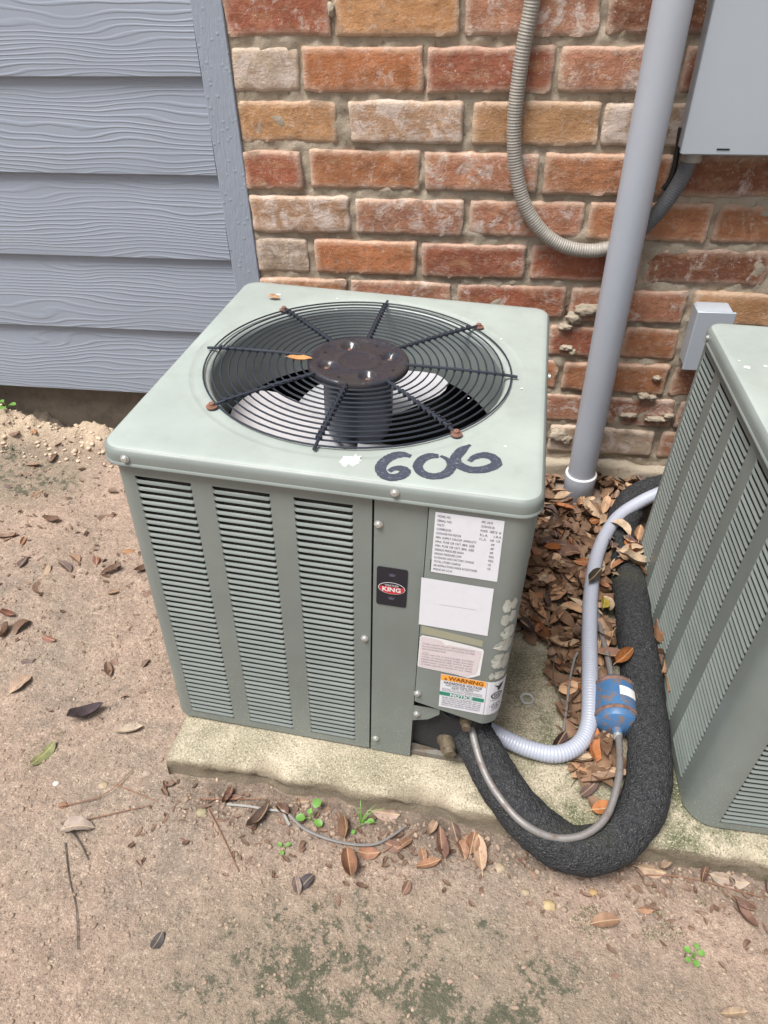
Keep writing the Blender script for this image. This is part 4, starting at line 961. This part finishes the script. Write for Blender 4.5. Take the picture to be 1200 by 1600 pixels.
# lower layer: litter nobody could count
mb = MB()
def add_leaf_to(mb, me, M, mi=0):
    mb.add([M @ v.co for v in me.vertices], [tuple(p.vertices) for p in me.polygons], mi)
for (x, y) in spots[:520]:
    M = Matrix.Translation((x, y, pile_h(x, y)-rnd.uniform(.002, .014))) @ Matrix.Rotation(rnd.uniform(0, 6.3), 4, 'Z') @ Matrix.Rotation(rnd.gauss(0, .3), 4, 'Y') @ Matrix.Rotation(rnd.gauss(0, .4), 4, 'X')
    add_leaf_to(mb, rnd.choice(LM), M)
lm = mb.mesh(LEAF); lo = link('leaf_litter', lm, kind='stuff'); lo.matrix_world = G; lo.color = (.20, .125, .08, 1)
cnt = 0
for (x, y) in spots[520:672]:
    cnt += 1
    put_leaf(x, y, pile_h(x, y)+rnd.uniform(-.001, .006), rnd.uniform(0, 6.3), rnd.gauss(0, .26), rnd.gauss(0, .36), sc=rnd.uniform(.62, 1.12), label='x', group='dry leaves piled between the units')
    o = scn.collection.objects[-1]; pl = ('at the foot of the thick grey pipe' if y > .62 and .6 < x < .74 else 'behind the labelled unit' if y > .5 and x < .6 else 'near the grey pipe foot by the wall' if y > .62 else 'beside the labelled unit' if x < .56 and y > .3 else 'left of the pale conduit' if y > .4 and x < .68 else 'between the pale conduit and the foam pipe' if y > .22 and x > .655 else 'in the middle of the leaf pile' if y > .27 else 'around the thin grey wire' if x < .645 and y > .05 else 'beside the blue filter' if y > .05 else 'below the blue filter inside the copper line bend')
    o['label'] = cname(o)+(' curled' if abs(o.matrix_world.to_3x3().col[2].normalized().z) < .9 else ' flat')+' dry leaf '+pl
for i in range(13):
    y = rnd.uniform(.06, .42); put_leaf(.7675+rnd.uniform(-.006, .002), y, .012+rnd.uniform(0, .035), PI/2+rnd.gauss(0, .35), rnd.gauss(0, .3), rnd.gauss(.9, .3), sc=.85, label='dry leaf wedged between the black foam pipe and the right unit', group='dry leaves wedged beside the foam pipe')
for i in range(20):
    y = rnd.uniform(.40, .53); x = .752+rnd.uniform(-.035, .03)
    put_leaf(x, y, .052+rnd.uniform(.0, .016)-.02*abs(x-.752)/.03, rnd.uniform(0, 6.3), rnd.gauss(0, .25), rnd.gauss(0, .3), label='x', group='dry leaves heaped over the foam pipe')
    o = scn.collection.objects[-1]; o['label'] = cname(o)+' dry leaf heaped over the foam pipe '+('next to the pale conduit' if x < .735 else 'in the middle of the heap' if x < .760 else 'touching the right unit')
# leaves on the earth left of the unit
k = 0
while k < 62:
    x, y = rnd.uniform(-.85, -.02), rnd.uniform(.10, .73)
    if rnd.random() > sstep(-.05, .35, y+.1*fbm(x*5, y*5)): continue
    k += 1
    put_leaf(x, y, hg(x, y)+.0025, rnd.gauss(.3, 1.), rnd.gauss(0, .08), rnd.gauss(0, .2), col=rnd.choice([(.22, .15, .12), (.30, .19, .13), (.40, .29, .21), (.26, .12, .09), (.17, .12, .11), (.40, .20, .10)]), sc=rnd.uniform(.5, .85), label='x', group='dead leaves on the earth at left')
    o = scn.collection.objects[-1]; pl = ('right below the pale clay rise' if y > .6 else 'near the left edge, level with unit top' if y > .42 and x < -.5 else 'beside the unit top' if y > .42 else 'near the left edge, level with upper louvers' if x < -.42 else 'left of the upper louvers' if y > .26 else 'on the open earth left of the lower louvers')
    o['label'] = ('small ' if o.scale[0] < .72 else '')+cname(o)+' dead leaf '+pl
for (x, y) in [(-.2, .0), (-.1, -.06), (-.28, -.1)][:0]: pass
k = 0
while k < 24:
    x = rnd.uniform(.10, .95); y = -.068-.043*x-abs(rnd.gauss(.008, .035))
    if foam_d(x, y) < .05: continue
    if y < -.2: continue
    k += 1
    put_leaf(x, y, hg(x, y)+.003, rnd.uniform(0, 6.3), rnd.gauss(0, .1), rnd.gauss(0, .25), col=rnd.choice([(.33, .20, .13), (.22, .13, .10), (.44, .33, .25), (.16, .11, .09), (.38, .22, .14)]), sc=rnd.uniform(.45, .85), label='x', group='dead leaves along the pad')
    o = scn.collection.objects[-1]; pl = ('near the pale strap' if x < .2 else 'around the old cable' if x < .4 else 'left of the foam pipe' if x < .56 else 'right of the foam pipe bend' if x < .8 else 'below the right end of the pad')
    o['label'] = ('tiny ' if o.scale[0] < .6 else '')+cname(o)+' dead leaf '+pl+(' close by' if y > -.11-.043*x else ' out on the earth')
def solo(x, y, rz, kk, col, sc, label, z=None, tilt=0., roll=0., F=None): put_leaf(x, y, (hg(x, y)+.004) if z is None else z, rz, tilt, roll, kk, col, sc, label, F=F)
solo(-.294, .057, 1.15, 2, (.42, .31, .24), 1.1, 'long pinkish leaf lying alone on the earth near the left edge')
solo(-.157, .018, .6, 3, (.09, .07, .08), 1., 'dark curled leaf on bare earth left of the unit base')
solo(-.192, -.060, 1.2, 4, (.22, .24, .10), .85, 'olive green leaf lying alone left of the pad corner')
solo(-.078, .0, .35, 5, (.45, .38, .31), .8, 'pale beige leaf on the earth just left of the pad corner')
solo(-.083, -.166, .2, 6, (.46, .39, .34), .9, 'pale grey leaf lying at the crossing of pine needles and dark twigs')
solo(.312, -.165, 1.9, 7, (.40, .22, .14), 1., 'brown pointed leaf standing out on the earth before the pad')
solo(.336, -.143, .1, 8, (.38, .20, .13), .8, 'reddish leaf lying beside the green sprig under the old cable')
solo(.352, -.082, .0, 9, (.43, .32, .26), 1., 'pinkish beige leaf against the front edge of the pad')
solo(.491, -.122, 1.7, 1, (.50, .36, .26), 1.05, 'pale folded leaf left of the foam pipe bend')
solo(.480, -.108, 1.4, 0, (.34, .18, .11), .9, 'brown leaf leaning on the pale folded leaf near the foam pipe')
solo(.437, -.118, 1.8, 3, (.36, .22, .18), .8, 'small upright brown leaf on the damp earth under the pad edge')
solo(.420, -.146, .4, 5, (.33, .18, .11), .65, 'tiny brown leaf on the bare earth in front of the pad')
solo(.086, -.292, 1.3, 8, (.09, .085, .09), .6, 'small black leaf alone on the bare foreground earth')
solo(.258, -.194, 1., 2, (.08, .07, .08), .7, 'dark wet leaf beside a small grey one in the foreground')
solo(.246, -.200, 2., 6, (.28, .22, .20), .5, 'small grey leaf beside the dark wet one in the foreground')
solo(.801, -.271, .2, 5, (.50, .38, .27), .6, 'pale small leaf near the bottom right corner')
solo(.728, -.110, -.1, 9, (.46, .34, .24), .9, 'tan leaf on the earth under the right end of the pad')
solo(.833, -.108, -.1, 4, (.44, .36, .30), .9, 'pale leaf on the earth right of the foam pipe bend')
solo(.576, .262, 2.0, 3, (.38, .17, .08), 1.15, 'orange brown leaf alone on the pad left of the leaf pile', .006)
solo(.660, -.058, .25, 0, (.42, .17, .06), 1.05, 'broad orange leaf at the front tip of the leaf pile', .006)
solo(.596, .030, 1.2, 3, (.14, .08, .08), 1., 'dark purple brown leaf below the pale conduit bend', .006, .1, .3)
solo(.672, .362, 1.0, 1, (.08, .065, .05), 1.0, 'dark leaf lying across the pale conduit', .062, .1, .1)
solo(.690, .322, 1.4, 2, (.50, .42, .06), .9, 'yellow leaf standing beside the pale conduit', .040, .2, .5)
solo(.705, .185, .7, 7, (.40, .16, .05), .9, 'orange leaf curled up at the top end of the blue filter', .055, -.4, .2)
solo(.7165, .115, 1.5, 5, (.40, .30, .20), .9, 'dry leaf tucked between the blue filter and the foam pipe', .052, .1, .8)
for (x, y, z, a, kk, lb) in ((.762, .40, .058, 1.7, 1, 'topmost large dry leaf hanging on the foam pipe beside the right unit'), (.765, .235, .058, 1.8, 3, 'large dry leaf on the foam pipe edge level with the top of the filter'), (.766, .19, .052, 1.5, 6, 'large dry leaf on the foam pipe edge just right of the blue filter'), (.767, .15, .05, 1.6, 2, 'lowest large dry leaf standing between the foam pipe and right unit')): put_leaf(x, y, z, a, .1, .7, kk, (.40, .22, .12), 1.05, lb, 'large dry leaves on the foam pipe')
solo(.1695, .2385, .05, 5, (.72, .36, .12), .62, 'small orange leaf resting on the fan guard of the left unit', H1+.0085, 0, 0, U1)
solo(.0690, .4420, .05, 0, (.50, .30, .17), .50, 'curled dry leaf on the back left corner of the unit top', H1+.003, .1, .2, U1)

# ------------------------------------------------------------------ twigs, needles, weeds, pebbles
def strand(name, pts, r, mat, label, cat, group=None, flat=None, seed=0):
    P = resample(catmull([(x+.0015*fbm(i, seed), y+.0015*fbm(i, seed, 3), hg(x, y)+.002+z) for i, (x, y, z) in enumerate(pts)], 8), .004)
    mb = MB(); tube(mb, P, r, 6, rf=lambda i, L: 1-.35*i/len(P)+.15*fbm(i*.4, seed))
    return thing(name, mb, mat, G, label, cat, group)
strand('twig', [(-.091, -.189, .001), (-.062, -.234, .001), (-.034, -.271, .001), (-.010, -.316, .001)], .0009, TWIG, 'long thin dark twig lying on the left foreground earth', 'twig', seed=1)
strand('twig', [(-.110, -.163, .002), (-.092, -.172, .002), (-.068, -.188, .002), (-.048, -.207, .001)], .0014, TWIG, 'short thick dark twig beside the pale grey leaf', 'twig', seed=2)
NG = 'pine needles on the earth'
for i, (pts, lab) in enumerate([
 ([(-.125, -.140, .002), (-.068, -.114, .004), (-.043, -.068, .003)], 'reddish pine needle rising to the right left of the pad corner'),
 ([(-.058, -.094, .003), (.015, -.112, .001)], 'reddish pine needle nearest the pad corner'),
 ([(-.075, -.153, .002), (.005, -.119, .002)], 'pine needle running from the pale grey leaf toward the pad'),
 ([(.093, -.113, .001), (.130, -.154, .001), (.163, -.194, .001)], 'long pine needle running down the foreground earth'),
 ([(.083, -.100, .003), (.173, -.087, .003)], 'reddish pine needle lying along the pad edge above the strap'),
 ([(.355, -.140, .002), (.404, -.097, .004)], 'straw coloured needle beside the end of the old cable'),
 ([(.435, -.100, .003), (.490, -.140, .003)], 'needle running to the pale folded leaf'),
 ([(.720, -.118, .002), (.780, -.114, .002), (.879, -.127, .002)], 'long needle on the earth below the right end of the pad')]):
    strand('pine_needle', pts, .0009, NEEDLE, lab, 'pine needle', NG, seed=i+5)
strand('old_cable', [(.213, -.106, .003), (.244, -.126, .004), (.293, -.136, .005), (.338, -.133, .005), (.365, -.117, .006), (.383, -.099, .007)], .0024, CABLEM, 'old grey cable curving on the earth in front of the pad', 'cable')
def band(pts, w_, mat, label):
    V = []; P = catmull([(x, y, hg(x, y)+.005) for x, y in pts], 6)
    for i, p in enumerate(P):
        t = (P[min(i+1, len(P)-1)]-P[max(0, i-1)]).normalized(); q = Vector((-t.y, t.x, .2)); V += [p+q*w_/2, p-q*w_/2, p-q*w_/2-Vector((0, 0, .0012)), p+q*w_/2-Vector((0, 0, .0012))]
    F = [(4*i+j, 4*i+(j+1) % 4, 4*i+4+(j+1) % 4, 4*i+4+j) for i in range(len(P)-1) for j in range(4)]; return thing('plastic_strap', MB().add(V, F), mat, G, label, 'strap')
band([(.118, -.103), (.15, -.101), (.178, -.102), (.210, -.101)], .0030, STRAP, 'flat pale plastic strap on the earth in front of the pad')
band([(.203, -.103), (.213, -.116), (.2175, -.121)], .0034, STRAP, 'short bent end of pale strap beside the old cable')
def sprout(x, y, leaves, label, name='sprout', mat=SPROUT):
    z = hg(x, y); r = empty(name, G @ Matrix.Translation((x, y, z)), label, 'weed')
    for (dx, dy, dz, rr, el) in leaves:
        mb = MB(); tube(mb, catmull([(0, 0, 0), (dx*.4, dy*.4, dz*.7), (dx, dy, dz)], 4), .0006, 5); link('stem', mb.mesh(mat), r)
        V = [(dx, dy, dz)]; n = 12; a0 = math.atan2(dy, dx)
        for k in range(n):
            a = 2*PI*k/n; u, v = rr*math.cos(a)*el, rr*math.sin(a); V.append((dx+(u+rr*el*.7)*math.cos(a0)-v*math.sin(a0), dy+(u+rr*el*.7)*math.sin(a0)+v*math.cos(a0), dz+.25*abs(v)-.1*abs(u)))
        link('leaf_blade', MB().add(V, [(0, 1+k, 1+(k+1) % n) for k in range(n)]).mesh(mat), r)
sprout(.246, -.108, [(.004, .012, .020, .0065, 1.2), (-.010, -.002, .010, .0062, 1.1), (.008, -.004, .008, .0055, 1.2), (-.002, .004, .014, .004, 1.)], 'bright green round leaved sprout in front of the pad')
sprout(.315, -.108, [(.014, .006, .010, .004, 1.3), (-.004, -.008, .006, .003, 1.2)], 'small green sprig with a few leaves under the grass blades')
sprout(.216, -.153, [(.004, .003, .006, .003, 1.2), (-.004, .002, .005, .003, 1.2), (0, -.005, .004, .003, 1.2)], 'tiny green seedling in front of the round leaved sprout')
sprout(.767, -.212, [(.006, .002, .008, .0040, 1.1), (-.006, .003, .008, .0040, 1.1), (0, -.007, .007, .0042, 1.), (.003, .008, .009, .0034, 1.), (-.007, -.005, .006, .0035, 1.)], 'small clover like weed alone near the right foreground')
sprout(-.700, .772, [(.012, .0, .016, .008, 1.), (-.01, .004, .018, .007, 1.), (0, -.010, .014, .008, 1.), (-.018, -.004, .010, .006, 1.)], 'green weed under the siding at the far left')
gt = empty('grass_tuft', G @ Matrix.Translation((.318, -.100, hg(.318, -.1))), 'few thin green grass blades leaning over the pad edge', 'grass')
for dx, dy, h in ((.035, .012, .030), (.020, .020, .022), (-.012, .014, .018), (.028, -.004, .014), (.004, -.012, .016), (-.004, .02, .03)):
    V = []; P = catmull([(0, 0, 0), (dx*.4, dy*.4, h*.8), (dx, dy, h)], 5)
    for i, p in enumerate(P): wv = .0013*(1-i/len(P)); V += [p+Vector((-dy, dx, 0)).normalized()*wv, p-Vector((-dy, dx, 0)).normalized()*wv]
    link('grass_blade', MB().add(V, [(2*i, 2*i+1, 2*i+3, 2*i+2) for i in range(len(P)-1)]).mesh(SPROUT), gt)
# moss tufts
mb = MB()
for (cx, cy, r_, nn) in ((.643, -.188, .020, 420), (.715, -.193, .010, 120), (.742, -.185, .012, 150), (.73, -.165, .006, 60), (-.205, -.062, .02, 160), (-.19, -.02, .008, 50), (.05, -.07, .008, 40), (.70, -.094, .02, 120), (.79, -.14, .006, 40)):
    for _ in range(nn):
        a = rnd.uniform(0, 6.3); q = r_*math.sqrt(rnd.random())*(1+.4*fbm(math.cos(a)*2, math.sin(a)*2, cx)); x, y = cx+q*math.cos(a)*1.3, cy+q*math.sin(a); z = hg(x, y); s = .0016
        d = Vector((rnd.gauss(0, 1), rnd.gauss(0, 1), 0))*.0012; mb.add([(x-s*.5, y, z-.0005), (x+s*.5, y, z-.0005), (x+d.x, y+d.y, z+rnd.uniform(.001, .0035))], [(0, 1, 2)])
o = link('moss', mb.mesh(MOSS, False), kind='stuff'); o.matrix_world = G
mb = MB()
for _ in range(1000):
    if rnd.random() < .6: x, y = rnd.uniform(-.9, .0), rnd.uniform(.0, .74)
    else: x = rnd.uniform(.0, 1.); y = -.075-.043*x-abs(rnd.gauss(0, .05))
    if y < .2 and x < 0 and rnd.random() < .6: continue
    M = Matrix.Translation((x, y, hg(x, y)+.0015)) @ Matrix.Rotation(rnd.uniform(0, 6.3), 4, 'Z') @ Matrix.Rotation(rnd.gauss(0, .25), 4, 'X') @ Matrix.Scale(rnd.uniform(.08, .3) if rnd.random() < .92 or y < .1 else rnd.uniform(.5, .95), 4)
    add_leaf_to(mb, rnd.choice(LM), M)
o = link('leaf_crumbs', mb.mesh(LEAF), kind='stuff'); o.matrix_world = G; o.color = (.17, .11, .08, 1)
# pebbles and crumbs of earth
import bmesh
bm = bmesh.new(); bmesh.ops.create_icosphere(bm, subdivisions=1, radius=1.); ico = ([v.co.copy() for v in bm.verts], [tuple(v.index for v in f.verts) for f in bm.faces]); bm.free()
def pebbles(name, n, smin, smax, mat, fn):
    mb = MB(); c = 0
    while c < n:
        x, y = fn()
        if x > .02 and -.055-.043*x < y < .6: continue
        c += 1; s = smin+(smax-smin)*rnd.random()**3; R = Matrix.Rotation(rnd.uniform(0, 6), 3, 'Z'); sc = Vector((s*rnd.uniform(.8, 1.4), s*rnd.uniform(.7, 1.), s*rnd.uniform(.4, .7))); z = hg(x, y)+sc.z*.3
        mb.add([R @ Vector((v.x*sc.x*rnd.uniform(.85, 1.15), v.y*sc.y, v.z*sc.z))+Vector((x, y, z)) for v in ico[0]], ico[1])
    o = link(name, mb.mesh(mat, angle=1.2), kind='stuff'); o.matrix_world = G
CRUMB = simple('earth_crumb', (.27, .20, .15), .95, var=.5, scale=60)
pebbles('soil_crumbs', 9000, .0006, .0038, CRUMB, lambda: (rnd.uniform(-.9, 1.), rnd.uniform(-.5, .76)))
pebbles('soil_crumbs', 900, .001, .005, CRUMB, lambda: (rnd.uniform(.05, 1.), -.085-abs(rnd.gauss(0, .035))))
pebbles('clay_rubble', 420, .001, .008, simple('pale_clay_crumb', (.50, .39, .29), .95, var=.4, scale=30), lambda: (rnd.uniform(-.95, -.38), rnd.uniform(.68, .785)))
pebbles('gravel', 500, .0009, .0034, PEBBLE, lambda: (rnd.uniform(-.9, 1.), rnd.uniform(-.5, .3)))
for i, (x, y, s, c, lab) in enumerate([(-.150, -.103, .0045, (.75, .70, .62), 'white pebble near the left edge of the earth'), (-.122, -.135, .0060, (.33, .18, .11), 'brown round nut beside the needles at left'), (-.020, -.068, .0060, (.40, .32, .25), 'grey pebble just left of the pad corner'), (-.078, -.096, .0060, (.46, .36, .24), 'tan pebble left of the pad corner'), (.085, -.118, .0075, (.36, .31, .19), 'olive round seed pod in front of the pad corner'), (.586, -.176, .0075, (.52, .40, .22), 'yellowish pebble below the foam pipe bend'), (.647, -.150, .0050, (.50, .33, .15), 'orange pebble below the foam pipe bend'), (.555, -.163, .005, (.42, .33, .22), 'small tan pebble left of the yellowish one'), (.52, -.135, .007, (.42, .33, .23), 'tan stone against the left of the foam pipe')]):
    me = blob(s*1.2, s, s*.7, i+50, simple('stone_%d' % i, [v*.7 for v in c], .7, var=.2), .25, 3); thing('pebble', me, None, G @ Matrix.Translation((x, y, hg(x, y)-.001)), lab, 'pebble')
